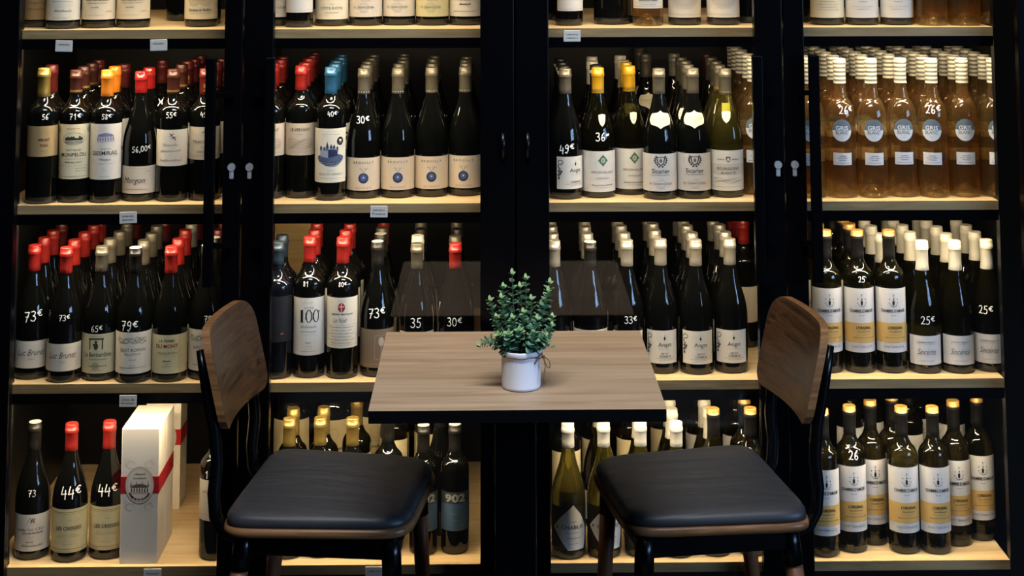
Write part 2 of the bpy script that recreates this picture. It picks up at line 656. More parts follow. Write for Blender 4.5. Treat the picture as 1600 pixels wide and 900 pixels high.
def bottle_profile(shape, R, H):
    rn = 0.0143
    if shape == 'bdx':
        k = [(.016, R), (.30 * H, R), (.55 * H, R), (.640 * H, R), (.680 * H, R * .965), (.712 * H, R * .84), (.738 * H, R * .64),
             (.762 * H, rn * 1.32), (.795 * H, rn * 1.05), (.85 * H, rn), (.97 * H, rn)]
    elif shape == 'bgd':
        k = [(.016, R), (.22 * H, R), (.40 * H, R), (.455 * H, R * .985), (.53 * H, R * .90), (.61 * H, R * .725), (.69 * H, R * .53),
             (.745 * H, rn * 1.24), (.795 * H, rn * 1.04), (.85 * H, rn), (.97 * H, rn)]
    elif shape == 'gris':
        k = [(.016, R), (.30 * H, R), (.52 * H, R), (.585 * H, R * .985), (.635 * H, R * .91), (.675 * H, R * .76), (.705 * H, R * .56),
             (.735 * H, rn * 1.25), (.78 * H, rn * 1.05), (.85 * H, rn), (.97 * H, rn)]
    else:           # broad champagne style magnum
        k = [(.016, R), (.22 * H, R), (.42 * H, R), (.50 * H, R * .98), (.58 * H, R * .86), (.66 * H, R * .64), (.74 * H, R * .42),
             (.82 * H, rn * 1.25), (.90 * H, rn * 1.1), (.97 * H, rn)]
    return smooth_prof(k)


def rfun_of(prof, R):
    pr = [(R, 0.0)] + list(prof)

    def f(z):
        for (r0, z0), (r1, z1) in zip(pr, pr[1:]):
            if z0 <= z <= z1 and z1 > z0:
                return r0 + (r1 - r0) * (z - z0) / (z1 - z0)
        return pr[-1][0] if z > pr[-1][1] else pr[0][0]
    return f


def glass_mat(name, col, trans, rough=0.015, ior=1.45, clear=0.0):
    """bottle glass; clear is the share of light that passes straight through the filled bottle"""
    m = mat('bottle_' + name, col, rough, 0, 0.5, trans, ior)
    if clear and 'Mix Shader' not in m.node_tree.nodes:
        nt = m.node_tree
        mx = nt.nodes.new('ShaderNodeMixShader')
        tr = nt.nodes.new('ShaderNodeBsdfTransparent')
        tr.inputs[0].default_value = (*[c ** 0.5 for c in col], 1)
        mx.inputs[0].default_value = clear
        nt.links.new(nt.nodes['Principled BSDF'].outputs[0], mx.inputs[1])
        nt.links.new(tr.outputs[0], mx.inputs[2])
        lw = nt.nodes.new('ShaderNodeLayerWeight')
        lw.inputs[0].default_value = 0.5
        p5 = nt.nodes.new('ShaderNodeMath')
        p5.operation = 'POWER'
        p5.inputs[1].default_value = 5
        ma = nt.nodes.new('ShaderNodeMath')
        ma.operation = 'MULTIPLY_ADD'
        ma.inputs[1].default_value = 0.95 * clear
        ma.inputs[2].default_value = 0.045 * clear
        gl = nt.nodes.new('ShaderNodeBsdfGlossy')
        gl.inputs['Roughness'].default_value = 0.01
        m2 = nt.nodes.new('ShaderNodeMixShader')
        nt.links.new(lw.outputs['Facing'], p5.inputs[0])
        nt.links.new(p5.outputs[0], ma.inputs[0])
        nt.links.new(ma.outputs[0], m2.inputs[0])
        nt.links.new(mx.outputs[0], m2.inputs[1])
        nt.links.new(gl.outputs[0], m2.inputs[2])
        nt.links.new(m2.outputs[0], nt.nodes['Material Output'].inputs[0])
    return m


GLASS = {
    'dark': [glass_mat('dark_glass', (0.0022, 0.0024, 0.0020), 0.0, 0.02), glass_mat('dark_lit_heel', (0.030, 0.027, 0.020), 0.0, 0.10)],  # heel paler: shelf light caught in the thick base put into its colour
    'green': [glass_mat('olive_glass', (0.30, 0.26, 0.05), 0.93, 0.01, 1.40, .25), glass_mat('olive_heel', (0.035, 0.034, 0.02), 0.0, 0.08)],
    'deep': [glass_mat('deep_olive_glass', (0.085, 0.075, 0.020), 0.97, 0.01, 1.40, .2), glass_mat('deep_heel', (0.030, 0.028, 0.02), 0.0, 0.08)],
    'pink': [glass_mat('pale_pink_wine_glass', (0.95, 0.64, 0.27), 0.96, 0.006, 1.34, .48), glass_mat('clear_pink_lit_heel', (1.0, 0.80, 0.38), 0.93, 0.006, 1.36, .55)],  # heel brighter: shelf light shining through the base put into colour
    'navy': [glass_mat('navy_glass', (0.003, 0.0035, 0.006), 0.0, 0.05), glass_mat('navy_lit_heel', (0.02, 0.02, 0.02), 0.0, 0.10)],  # heel paler by the same painted base light
}


def body_mesh(prof, R, H, glass, punt=0.02):
    p = [(0.0, punt), (R * .22, punt * .92), (R * .5, punt * .45), (R * .72, 0.004), (R * .84, 0.0), (R * .93, 0.0008), (R * .985, 0.004), (R, 0.010)]
    n0 = len(p)
    p += list(prof)
    zt = prof[-1][1]
    rn = prof[-1][0]
    p += [(rn, zt + 0.001), (rn * .9, zt + 0.003), (0.0, zt + 0.003)]
    mis = [1 if i < n0 else 0 for i in range(len(p) - 1)]
    return MB().lathe(p, 36, 0, mis=mis).mesh('bottle_body', GLASS[glass])


CAPS = {   # colours from the skirt up; (hex, metallic, roughness)
    'red': ('#94201b', 0.1, 0.38), 'darkred': ('#5e1a17', 0.2, 0.4), 'maroon': ('#4a241c', 0.35, 0.38), 'gold': ('#b89b52', 0.7, 0.36),
    'orange': ('#d9801f', 0.2, 0.4), 'wax': ('#98201f', 0.0, 0.22), 'blue': ('#245a80', 0.3, 0.38), 'grey': ('#6b6659', 0.5, 0.42),
    'charcoal': ('#201e1b', 0.3, 0.45), 'black': ('#0f0e0d', 0.1, 0.4), 'bronze': ('#b58a45', 0.4, 0.4), 'yellow': ('#c79a22', 0.25, 0.36), 'silver': ('#b5b0a2', 0.55, 0.36),
    'white': ('#d8d4c4', 0.05, 0.45), 'navy': ('#2c3d4c', 0.35, 0.4), 'palegrey': ('#98948a', 0.4, 0.42), 'tan': ('#8b7136', 0.55, 0.4), 'stripegrey': ('#6b6a5e', 0.1, 0.45),
}


def cap_mat(k):
    h, m, r = CAPS[k]
    c = lin(h)
    return mat('capsule_' + k, tuple(0.55 * q for q in c[:3]), r, m, 0.5)


def capsule_mesh(style, rf, H, zc):
    """foil capsule over the neck with the bulge of the ring under the mouth"""
    base = style.split('+')[0]
    extra = style.split('+')[1:] if '+' in style else []
    mats = [cap_mat(base)]
    mi_top = 0
    r0 = 0.0148
    zs = [zc, zc + .0004, zc + .012, H - .0215, H - .0212, H - .0205, H - .0202, H - .0135, H - .0130, H - .0127, H - .0022, H - .0012, H - .0003, H - .0001, H - .0008, H - .0009]
    rs = [max(rf(zc) + .0003, r0 - .0003), max(rf(zc + .0004) + .0006, r0), max(rf(zc + .012) + .0005, r0), r0, r0 + .0002, r0 + .0011, r0 + .0012, r0 + .0012, r0 + .0010, r0 + .0003, r0 + .0002,
          r0 - .0001, r0 - .0010, r0 - .0022, r0 - .0032, 0.0]
    if 'goldtop' in extra or 'whitetop' in extra or 'ring' in extra:
        mats.append(cap_mat({'goldtop': 'bronze', 'whitetop': 'white', 'ring': 'white'}[[e for e in extra if e in ('goldtop', 'whitetop', 'ring')][0]]))
    if 'stripe' in extra:
        mats.append(cap_mat('stripegrey'))
        n = 11
        P, mis = [], []
        for k in range(n + 1):
            z = zc + (H - .004 - zc) * k / n
            P.append((max(rf(z) + .0006, r0) + (.0009 if k >= 9 else 0), z))
            mis.append(0 if k % 2 == 0 else 1)
        P += [(r0 + .0004, H - .001), (r0 - .001, H), (0, H)]
        mis += [0, 0, 0]
        return MB().lathe(P, 24, mis=mis[:len(P) - 1]).mesh('capsule', mats)
    P = list(zip(rs, zs))
    mis = [0] * (len(P) - 1)
    if 'goldtop' in extra or 'whitetop' in extra:
        lo = 9 if 'goldtop' in extra else 11
        mis = [0 if i < lo else 1 for i in range(len(P) - 1)]
    if 'ring' in extra:
        mis = [1 if 4 <= i <= 8 else 0 for i in range(len(P) - 1)]
    mb = MB().lathe(P, 24, mis=mis)
    if 'dots' in extra or 'band' in extra or 'crest' in extra:
        mats.append(cap_mat('white' if 'dots' in extra else 'gold'))
        q = len(mats) - 1
        rr = lambda z: max(rf(z) + .0006, r0) + .0003
        if 'dots' in extra:
            for k in range(16):
                a = 2 * PI * k / 16
                z0 = zc + .005
                vv = [(rr(z0) * math.sin(a + da), -rr(z0) * math.cos(a + da), z0 + dz) for da, dz in ((-.07, -.0011), (.07, -.0011), (.07, .0011), (-.07, .0011))]
                mb.add(vv, [[0, 1, 2, 3]], q)
        elif 'band' in extra:
            mb.lathe([(rr(zc + .005), zc + .005), (rr(zc + .010), zc + .010)], 24, q)
        else:
            for z0, h in ((zc + .020, .010), (zc + .009, .004)):
                vv = [(rr(z0) * math.sin(a), -rr(z0) * math.cos(a), z0 + dz) for dz in (-h / 2, h / 2) for a in (-.25, 0, .25)]
                mb.add(vv, [[0, 1, 4, 3], [1, 2, 5, 4]], q)
    return mb.mesh('capsule', mats)


# ------------------------------------------------------------------ label designs: each takes (Sheet, R) and draws on it
INK = '#201d1a'


def L_tan56(S, R):
    w = R * 1.25
    S.rect(-w, w, .111, .182, '#9a8258')
    S.text('MERLAUT', .026, .006, .004, .150, '#4a1712', 0, .03).text('TE RAC', .019, .006, .004, .137, '#4a1712', 0, .03)
    S.scrib(.018, .0015, .004, .124, '#6b5a3a').ring(.004, .166, .008, .006, .0005, '#7a673f', 2, 0, 180)


def village(S, s, z, w, h, c, seed=3):
    """a small engraved village inside an oval with a ribbon"""
    S.ring(s, z, w / 2, h / 2, .0007, c)
    r = random.Random(seed)
    for k in range(9):
        x = s - w * .36 + w * .72 * k / 8
        hh = h * (.14 + .16 * r.random())
        S.poly([(x - w * .05, z - h * .12), (x + w * .05, z - h * .12), (x + w * .05, z - h * .12 + hh), (x, z - h * .12 + hh * 1.5), (x - w * .05, z - h * .12 + hh)], c)
    for k in range(3):
        S.stroke([(s - w * .4, z - h * (.2 + .07 * k)), (s, z - h * (.25 + .07 * k)), (s + w * .4, z - h * (.2 + .07 * k))], .0007, c)


def L_monpelou(S, R):
    w = R * 1.38
    S.rect(-w, w, .056, .184, '#d6cba6')
    S.scrib(.030, .003, 0, .174, '#b5713a')
    for sg in (-1, 1):
        S.disc(sg * .040, .170, .005, .007, '#8a9a80', 1)
    village(S, .001, .150, .052, .028, '#3a382f')
    S.text('HAUT BAGES', .036, .0045, .001, .124, '#4a453c').text('MONPELOU', .062, .0088, .001, .113, INK, 0, .01)
    S.scrib(.042, .0022, .001, .103, '#b98a5a').text('PAUILLAC', .038, .0042, .001, .095, INK, 0, .01)
    S.stroke([(-.04, .087), (.045, .087)], .0004, '#8a7d5d').scrib(.028, .0016, .02, .081, '#6f664f').scrib(.028, .0016, .02, .075, '#6f664f')
    S.poly([(-.046, .064), (-.041, .064), (-.042, .076), (-.044, .080)], INK).scrib(.07, .0016, .002, .062, '#6f664f')


def chateau(S, s, z, w, h, c):
    S.stroke([(s - w / 2, z - h / 2), (s + w / 2, z - h / 2)], .0007, c)
    n = 7
    for k in range(n):
        x = s - w * .42 + w * .84 * k / (n - 1)
        S.poly([(x - w * .035, z - h * .4), (x + w * .035, z - h * .4), (x + w * .035, z + h * .05), (x - w * .035, z + h * .05)], c)
    S.poly([(s - w * .46, z + h * .12), (s + w * .46, z + h * .12), (s + w * .36, z + h * .4), (s, z + h * .56), (s - w * .36, z + h * .4)], c)


def L_desmirail(S, R):
    w = R * 1.38
    S.rect(-w, w, .055, .185, '#cbc6bb')
    S.scrib(.010, .002, 0, .176, '#8a857a')
    chateau(S, .002, .153, .044, .020, '#767394')
    S.scrib(.026, .003, .002, .127, '#8d8878').text('DESMIRAIL', .062, .0098, .002, .117, '#2b2926', 0, .008)
    S.text('Margaux', .028, .0075, .002, .101, '#55504a', .35).scrib(.036, .0014, .002, .092, '#8a857a')
    S.cursive(.012, .009, .002, .077, '#b5b0a4').scrib(.024, .0016, .002, .062, '#8a857a')


def L_morgon(S, R):
    w = R * 1.36
    S.rect(-w, w, .019, .083, '#cdc3b0')
    S.stroke([(-w * .9, .0775), (w * .9, .0775)], .0004, '#8b8271')
    S.text('Morgon', .054, .0175, -.008, .048, '#2a2522', .42).text('20 20', .014, .003, .026, .071, '#6a6357', .2)
    S.cursive(.058, .003, -.002, .0285, '#5c554a', .0004)


def L_dragonfly(S, R):
    w = R * 1.38
    S.rect(-w, w, .084, .169, '#d6d0c2')
    S.stroke([(-.003, .160), (.011, .145)], .0019, '#14130f').stroke([(.001, .149), (.011, .152)], .0016, '#14130f').stroke([(-.003, .153), (.004, .160)], .0014, '#14130f').stroke([(.003, .157), (.006, .160)], .001, '#14130f')
    S.cursive(.036, .009, -.002, .133, '#7d776c').cursive(.052, .008, -.001, .119, '#7d776c')
    S.scrib(.010, .001, 0, .110, '#9a9488').cursive(.054, .007, -.001, .097, '#6a645a')


def L_isle(S, R):
    w = R * 1.38
    S.rect(-w, w, .097, .174, '#c6bdab')
    for a, b in ((-.003, .0035), (0, .006), (.003, .0035)):
        S.poly([(a - .0014, .160), (a + .0014, .160), (a, .160 + b)], '#3a342c')
    S.stroke([(-.03, .156), (.03, .156)], .0003, '#9d937f')
    S.text('TEAU ILAR', .056, .0062, 0, .139, '#4a4338', 0, .0).scrib(.010, .002, 0, .127, '#7a7263')
    S.text('MARGAUX', .034, .0042, .002, .1155, '#4a4338').stroke([(-w * .9, .106), (w * .9, .106)], .0007, '#8f8672')


def L_versant(S, R):
    w = R * 1.38
    S.rect(-w, w, .102, .178, '#b7a894')
    S.text('LE VERSANT', .050, .0072, 0, .163, '#4e463b', 0, .015).scrib(.014, .002, 0, .152, '#7b7061')
    for k in range(6):
        z = .139 - k * .0042
        S.stroke([(-.032 + i * .008, z + .003 * math.sin(i * 1.3 + k)) for i in range(9)], .0011, '#94876f')
    S.scrib(.046, .0012, 0, .110, '#8d806c')


def L_castle(S, R):
    w = R * 1.38
    S.rect(-w, w, .043, .170, '#d3cdb9')
    S.stroke([(-.037, .163), (.037, .163)], .0003, '#8d8a80').scrib(.046, .0018, .002, .157, '#8f8c80')
    dk, md, lt = '#26304a', '#4c5872', '#8d95a4'
    S.star([(.002 + .034 * math.cos(a * PI / 12), .102 + .019 * math.sin(a * PI / 12) * (1 if a > 12 else .45)) for a in range(24)], md, 1)
    S.poly([(-.024, .104), (-.004, .101), (-.004, .121), (-.024, .119)], lt, 2).poly([(-.004, .101), (.019, .106), (.019, .120), (-.004, .121)], dk, 2)
    for x, b, t in ((-.022, .119, .130), (-.013, .119, .127), (-.006, .119, .140), (.003, .119, .134), (.010, .119, .133), (.018, .117, .129)):
        S.poly([(x - .0028, b), (x + .0028, b), (x + .0028, b + .006), (x - .0028, b + .006)], md, 3).poly([(x - .0036, b + .006), (x + .0036, b + .006), (x, t)], dk, 3)
    for k in range(5):
        S.stroke([(-.028 + k * .004, .094 - k * .0025), (.004 + k * .002, .089 - k * .002), (.032 - k * .002, .096 - k * .002)], .0011, lt if k % 2 else dk, 3)
    S.disc(.026, .140, .0092, .0098, '#101010', 2).rect(.0225, .0295, .139, .1445, '#d3cdb9', 3, False).scrib(.009, .0012, .026, .1355, '#b5b09e', 3)
    S.scrib(.018, .0012, .002, .071, '#77746a').text('BELLE DU BENOU', .058, .0052, .002, .063, '#8a867a').scrib(.056, .0014, .002, .053, '#8a867a')


def L_brouilly(S, R):
    w = R * 1.42
    S.rect(-w, w, .020, .097, '#c9baa2')
    S.text('B R O U I L L Y', .050, .0054, 0, .086, '#4a4036', 0, .01)
    for sg in (-1, 1):
        S.stroke([(0, .062), (sg * .004, .068), (sg * .009, .074)], .0007, '#5d5a58').stroke([(sg * .004, .068), (sg * .002, .074)], .0006, '#5d5a58').stroke([(sg * .0065, .071), (sg * .0115, .071)], .0006, '#5d5a58')
    S.disc(0, .049, .0122, .0122, '#2b3552', 1).disc(0, .050, .0080, .0080, '#46587c', 2).disc(0, .0505, .0022, .0022, '#a9b6cf', 3)
    S.text('G U I D O N', .038, .0042, 0, .0265, '#7c6247')


def vine_swirl(S, s):
    c = '#3a3733'
    S.ring(s + .004, .088, .006, .005, .0014, c, 2, -60, 200).ring(s + .003, .078, .005, .006, .0013, c, 2, 40, 300)
    S.stroke([(s - .002, .083), (s + .002, .070), (s, .060)], .0013, c)
    for a, b in ((.000, .067), (.006, .066), (.003, .061), (-.001, .058), (.000, .051)):
        S.disc(s + a, b, .0031, .0031, '#57514b', 3, n=12, rings=1)


def L_angst(S, R, two='PETIT', three='CHABLIS'):
    w = R * 1.02
    S.rect(-w, w, .025, .101, '#cdc8ba')
    vine_swirl(S, -w + .006)
    S.poly([(.006, .087), (.0085, .084), (.006, .078), (.0035, .084)], '#171513').stroke([(.006, .090), (.006, .086)], .0007, '#171513')
    S.text('Angst', .032, .0125, .007, .0675, '#4b463f').stroke([(-.008, .0585), (.022, .0585)], .0003, '#77716a')
    if two:
        S.text(two, .018, .0042, .007, .0475, INK)
    S.text(three, .028, .0046, .007, .0415, INK, 0, .01)
    S.stroke([(-.02, .0365), (.030, .0365)], .0006, '#8a8272').scrib(.03, .0011, .007, .033, '#8a8272')


def L_angst49(S, R):
    L_angst(S, R, None, 'CHABLIS')


def shield(S, s, z, w, h, c, layer=0, pap=True):
    S.star([(s - w / 2, z + h * .42), (s - w * .2, z + h * .46), (s, z + h * .5), (s + w * .2, z + h * .46), (s + w / 2, z + h * .42), (s + w * .46, z - h * .05), (s + w * .28, z - h * .32), (s, z - h / 2),
            (s - w * .28, z - h * .32), (s - w * .46, z - h * .05)], c, layer, 6, pap)


def L_macon(S, R):
    w = R * 1.34
    S.rect(-w, w, .015, .111, '#c9c5ba')
    g = '#4e6b4b'
    S.star([(.010 + .0125 * math.cos(a * PI / 8) * (1 if a % 4 == 0 else .72), .089 + .0145 * math.sin(a * PI / 8) * (1 if a % 4 == 0 else .72)) for a in range(16)], g, 1)
    S.disc(.010, .089, .0052, .0062, '#a9b79f', 2).text('E', .004, .006, .010, .089, g, 0, .02, 3)
    S.text('MÂCON-VILLAGES', .056, .0070, .010, .062, '#5a554c').text('CHARDONNAY', .034, .0042, .010, .047, '#7b766c')
    S.scrib(.054, .0030, .010, .031, '#6d685e').scrib(.034, .0014, .010, .025, '#8b867c')


def N_macon(S, R):
    shield(S, .009, .183, .0175, .029, '#ddd5b4')
    S.scrib(.010, .0022, .009, .188, '#a89f7c', 1).scrib(.008, .0022, .009, .184, '#a89f7c', 1).poly([(.008, .180), (.012, .180), (.010, .175)], '#7d7557', 1)


def L_sicarier(S, R):
    w = R * 1.42
    S.rect(-w, w, .020, .108, '#c8c4bb')
    c = '#3c3935'
    S.poly([(-.010, .101), (.012, .101), (.009, .086), (.001, .079), (-.007, .086)], c, 1).poly([(-.007, .099), (.009, .099), (.0065, .087), (.001, .082), (-.0045, .087)], '#c8c4bb', 2).disc(.001, .092, .0035, .0045, '#6a665f', 3)
    for sg in (-1, 1):
        for k in range(6):
            a = k / 5
            S.disc(.001 + sg * (.004 + .010 * math.sin(a * PI * .75)), .078 + .023 * a, .0025, .0022, c, 2, n=10, rings=1)
    S.text('Sicarier', .044, .0105, .001, .0675, '#45413c', 0, .01).scrib(.048, .0026, .001, .0585, '#8c877d')
    S.text('M. CHAPOUTIER', .056, .0050, .001, .0375, '#55504a').ring(.001, .0375, .013, .0085, .0005, '#8c877d').scrib(.018, .0016, .001, .0265, '#8c877d')


def badge(S, s, z, w, h, c):
    half = [(0, .5), (.05, .44), (.12, .38), (.24, .35), (.37, .33), (.42, .24), (.47, .12), (.5, 0), (.49, -.12), (.45, -.25), (.36, -.30), (.24, -.33), (.13, -.38), (.06, -.44)]
    pts = [(s + w * a, z + h * b) for a, b in half] + [(s, z - h * .5)] + [(s - w * a, z + h * b) for a, b in half[:0:-1]]
    S.star(pts, c, 0, 9, True)


def N_sicarier(S, R):
    badge(S, .002, .187, .056, .042, '#d9d2b8')
    S.text('M. CHAPOUTIER', .044, .0046, .002, .188, '#8a8266', 0, 0, 1).scrib(.009, .0016, .002, .183, '#a59d80', 1)


def L_aligote(S, R):
    w = R * 1.40
    S.rect(-w, w, .017, .112, '#cfcbbd')
    S.scrib(.017, .0034, -.016, .091, '#6a655b').scrib(.017, .0034, .020, .091, '#6a655b')
    shield(S, .002, .091, .011, .014, '#55514a', 1, False)
    S.disc(.002, .091, .003, .004, '#cfcbbd', 2)
    S.rect(-w * .93, w * .93, .055, .080, '#bdb9aa', 1)
    S.text('BOURGOGNE', .054, .0066, .002, .069, '#5d584e', 0, .012).text('ALIGOTÉ', .036, .0068, .002, .0595, '#5d584e', 0, .012)
    for k in range(4):
        S.stroke([(-.036 + i * .008, .044 + .0035 * math.sin(i * 1.1 + k * 1.7) - k * .0022) for i in range(10)], .0008, '#9b9686')
    S.stroke([(-.042, .026), (.044, .026)], .0005, '#8b8676')


def N_aligote(S, R):
    S.rect(-.010, .010, .203, .222, '#8f8820', 0)  # light showing through the olive neck, put in as a yellow patch
    shield(S, 0, .190, .022, .028, '#d3cdb4')
    S.scrib(.009, .002, 0, .193, '#a09a80', 1).scrib(.007, .002, 0, .189, '#a09a80', 1)


def L_gris(S, R):
    S.disc(0, .160, .0238, .0262, '#bcc0c4', 0, 180, 360, 30, 9, True).disc(0, .160, .0238, .0262, '#56646f', 0, 0, 180, 30, 9, True)
    S.text('GRIS', .030, .0098, 0, .1655, '#c9d0d6', 0, .02).text('BLANC', .031, .0080, 0, .1545, '#66717a', 0, .015).scrib(.008, .0018, 0, .1425, '#8a939b')


def N_gris(S, R):
    S.rect(-.0232, .0232, .078, .107, '#c9cacb', 0)
    for k, wd in enumerate((.017, .026, .018)):
        S.scrib(wd, .0026, 0, .0995 - k * .0048, '#5f5f63')
    S.stroke([(-.018, .083), (.018, .083)], .0010, '#77777a')


def L_luc(S, R):
    w = R * 1.36
    S.rect(-w, w, .027, .089, '#cbc5b6')
    S.text('Luc Brunet', .066, .0145, .001, .063, '#4a443c', .45).scrib(.016, .0022, .002, .0475, '#8d877b').stroke([(-.03, .051), (.032, .051)], .0003, '#a19b8e')


def L_bern(S, R):
    w = R * 1.40
    S.rect(-w, w, .018, .108, '#b9b597')
    c = '#3d3a2c'
    S.rect(-.020, .016, .095, .0985, c, 1, False).rect(-.0185, -.0155, .073, .095, c, 1, False).rect(.0115, .0145, .073, .095, c, 1, False)
    S.disc(-.002, .090, .0032, .0034, c, 2, n=12).disc(-.002, .080, .0052, .0078, c, 2, n=14).disc(-.007, .084, .003, .002, c, 2, n=10)
    S.text('La Bernardine', .066, .0105, .001, .0615, '#4d4937', 0, .005).scrib(.044, .0024, .003, .0505, '#8b8768')
    S.disc(-.003, .035, .009, .009, '#9a967a', 1).scrib(.042, .0032, .002, .035, '#5d5942').scrib(.024, .0018, 0, .026, '#8b8768')
    S.stroke([(-w * .95, .103), (w * .95, .103)], .0007, '#8b8768')


def L_sr(S, R):
    w = R * 1.42
    S.rect(-w, w, .022, .116, '#cfc9ba')
    c = '#7e7a70'
    for ph, am in ((0, .006), (1.6, .0065), (3.0, .005)):
        S.stroke([(-.038 + i * .0026, .097 + am * math.sin(i * .55 + ph)) for i in range(29)], .0011, c)
    for a, b in ((-.014, .096), (.012, .100), (.024, .094)):
        S.ring(a, b, .006, .0045, .0009, '#5f5b52')
    S.text('SAINT-ROMAIN', .062, .0078, .001, .0755, '#4f4a42').text('SOUS ROCHE', .038, .0046, .001, .066, '#6b665c')
    S.scrib(.016, .0024, .001, .0535, '#7d776b').scrib(.016, .0014, .001, .0415, '#8d877b').scrib(.064, .0024, .001, .036, '#6d675c')


def L_ferme(S, R):
    w = R * 1.42
    S.rect(-w, w, .020, .108, '#cdc49c').rect(.024, w, .020, .108, '#bcb186', 1, True)
    S.text('LA FERME', .038, .0058, -.004, .0945, '#3f2f22', 0, .01).text('DU MONT', .054, .0090, -.004, .0825, '#8f2a1a', 0, .02)
    S.text('VACQUEYRAS', .050, .0056, -.003, .0665, '#7a7051').stroke([(-.024, .060), (.020, .060)], .0003, '#8f8562')
    S.scrib(.018, .0036, -.003, .049, '#5f5638').scrib(.010, .0016, -.003, .042, '#8f8562').scrib(.022, .0014, -.003, .037, '#8f8562')


def L_navy(S, R):
    w = R * 1.25
    S.rect(-w, w, .085, .190, '#17181c')
    S.ring(0, .140, .016, .03, .0008, '#26272c').stroke([(-w * .9, .182), (w * .9, .182)], .0008, '#2a2b30')
    S.disc(.014, .104, .004, .0022, '#7a4a2c', 1, n=14)


def L_cuv(S, R):
    w = R * 1.26
    S.rect(-w, w, .053, .185, '#c7c4bb')
    S.scrib(.022, .0012, 0, .174, '#8b887f').text('CUVÉE', .022, .0042, 0, .1625, '#5b5850')
    for x in (-.0165,):
        S.poly([(x - .004, .1555), (x + .0035, .158), (x + .0035, .130), (x + .006, .1285), (x - .005, .1285), (x - .0025, .130), (x - .0025, .153)], '#171614', 2)
    for x in (.001, .018):
        S.ring(x, .143, .0062, .0140, .0021, '#171614', 2, 100, 260).ring(x, .143, .0062, .0140, .0021, '#171614', 2, -80, 80)
        S.stroke([(x - .007, .150), (x - .007, .136)], .0026, '#171614', 2).stroke([(x + .006, .151), (x + .006, .135)], .0022, '#171614', 2)
    S.disc(.026, .153, .0018, .002, '#4a4842', 2, n=10, rings=1)
    S.cursive(.040, .010, 0, .118, '#8a877e').scrib(.040, .0020, 0, .1075, '#6b6860').stroke([(-.02, .1), (.02, .1)], .0003, '#a3a097')
    S.scrib(.012, .0030, 0, .082, '#77746b').scrib(.018, .0012, 0, .073, '#9a978e').scrib(.036, .0016, 0, .062, '#77746b')


def L_noir(S, R):
    w = R * 1.26
    S.rect(-w, w, .071, .187, '#c9c4b4')
    S.scrib(.020, .0010, 0, .179, '#8b8778')
    S.disc(-.001, .164, .0085, .0105, '#8e2a2a', 1).stroke([(-.001, .172), (-.001, .156)], .0022, '#c9b6a4').stroke([(-.007, .166), (.005, .166)], .0022, '#c9b6a4')
    S.text('GÉRARD BERTRAND', .054, .0040, .001, .149, '#1d1b18', 0, .03).text('Le Noir', .034, .0110, -.004, .135, '#4a463e', .4)
    S.stroke([(-.042, .124), (.034, .124), (.040, .120), (.040, .078), (-.042, .078)], .0004, '#6a665a')
    for k in range(6):
        S.cursive(.066 if k % 2 == 0 else .050, .0045, -.002, .1185 - k * .0072, '#57534a', .0004)


def L_seventy(S, R):
    w = R * 1.40
    S.rect(-w, w, .022, .110, '#7d6b57').stroke([(-w, .030), (w, .030)], .0007, '#a18f78')
    S.stroke([(-.004, .096), (.026, .096), (.026, .042), (-.004, .042), (-.004, .096)], .0008, '#a3947f')
    S.disc(.011, .082, .0065, .0105, '#b9ac9a', 2).stroke([(.011, .072), (.011, .048)], .0012, '#b9ac9a').stroke([(.006, .047), (.016, .047)], .0010, '#b9ac9a')


def L_cd(S, R):
    w = R * 1.27
    S.rect(-w, w, .049, .197, '#c3c2c0').rect(-w, w, .071, .117, '#c29f5e', 1, True)
    x = .004
    c = '#1e2026'
    S.disc(x, .1635, .0028, .0062, c, 2, n=12, rings=2).disc(x + .0006, .1725, .0016, .0018, c, 2, n=10, rings=1).stroke([(x - .001, .177), (x, .181)], .0009, c).stroke([(x - .008, .160), (x - .003, .155), (x + .005, .155), (x + .009, .160)], .0010, c)
    for a, b in ((-.009, .172), (.009, .172), (-.010, .163), (.010, .164), (0, .1825)):
        S.disc(x + a, b, .0012, .0013, c, 2, n=8, rings=1)
    S.text("CHAMBRE D'AMOUR", .060, .0078, x, .145, '#17171a', 0, .025).scrib(.013, .0022, x, .1345, '#4a4a4d')
    S.text("L'ORIGINAL", .036, .0070, x + .004, .106, '#241d10', 0, .03, 3).cursive(.030, .0042, x + .004, .0965, '#3b2f18', .0005, 3).scrib(.034, .0012, x + .004, .090, '#8d7440', 3).scrib(.052, .0018, x + .004, .083, '#5a4824', 3)
    S.text('Lionel Osmin & Cie', .052, .0064, x, .0625, '#6b6b70', .15)


def L_jm(S, R):
    w = R * 1.16
    S.rect(-w, w, .021, .088, '#c5c4c1')
    S.text('JOSEPH MELLOT', .046, .0045, .002, .0725, '#55544f').stroke([(-.021, .0685), (.026, .0685)], .0003, '#77766f')
    S.text('Sincérité', .046, .0135, .001, .0515, '#5d5b55', .4).scrib(.009, .0014, .002, .041, '#8d8c85').scrib(.036, .0016, .001, .0305, '#8d8c85')


def L_pn(S, R):
    w = R * 1.36
    S.rect(-w, w, .021, .103, '#c4bcae')
    S.text('R', .011, .0105, .002, .089, '#3f3a33', .3).stroke([(-.010, .084), (-.004, .096), (.000, .086)], .0010, '#3f3a33').stroke([(-.03, .0785), (.034, .0785)], .0003, '#958d80')
    S.text('1er CRU', .036, .0066, .010, .0695, '#57514a').scrib(.020, .0056, -.024, .0692, '#57514a').scrib(.048, .0034, .002, .0615, '#3f3a33')
    S.scrib(.014, .0012, 0, .053, '#8d8679').cursive(.018, .005, -.004, .041, '#3f3a33').cursive(.050, .007, .002, .033, '#3f3a33')


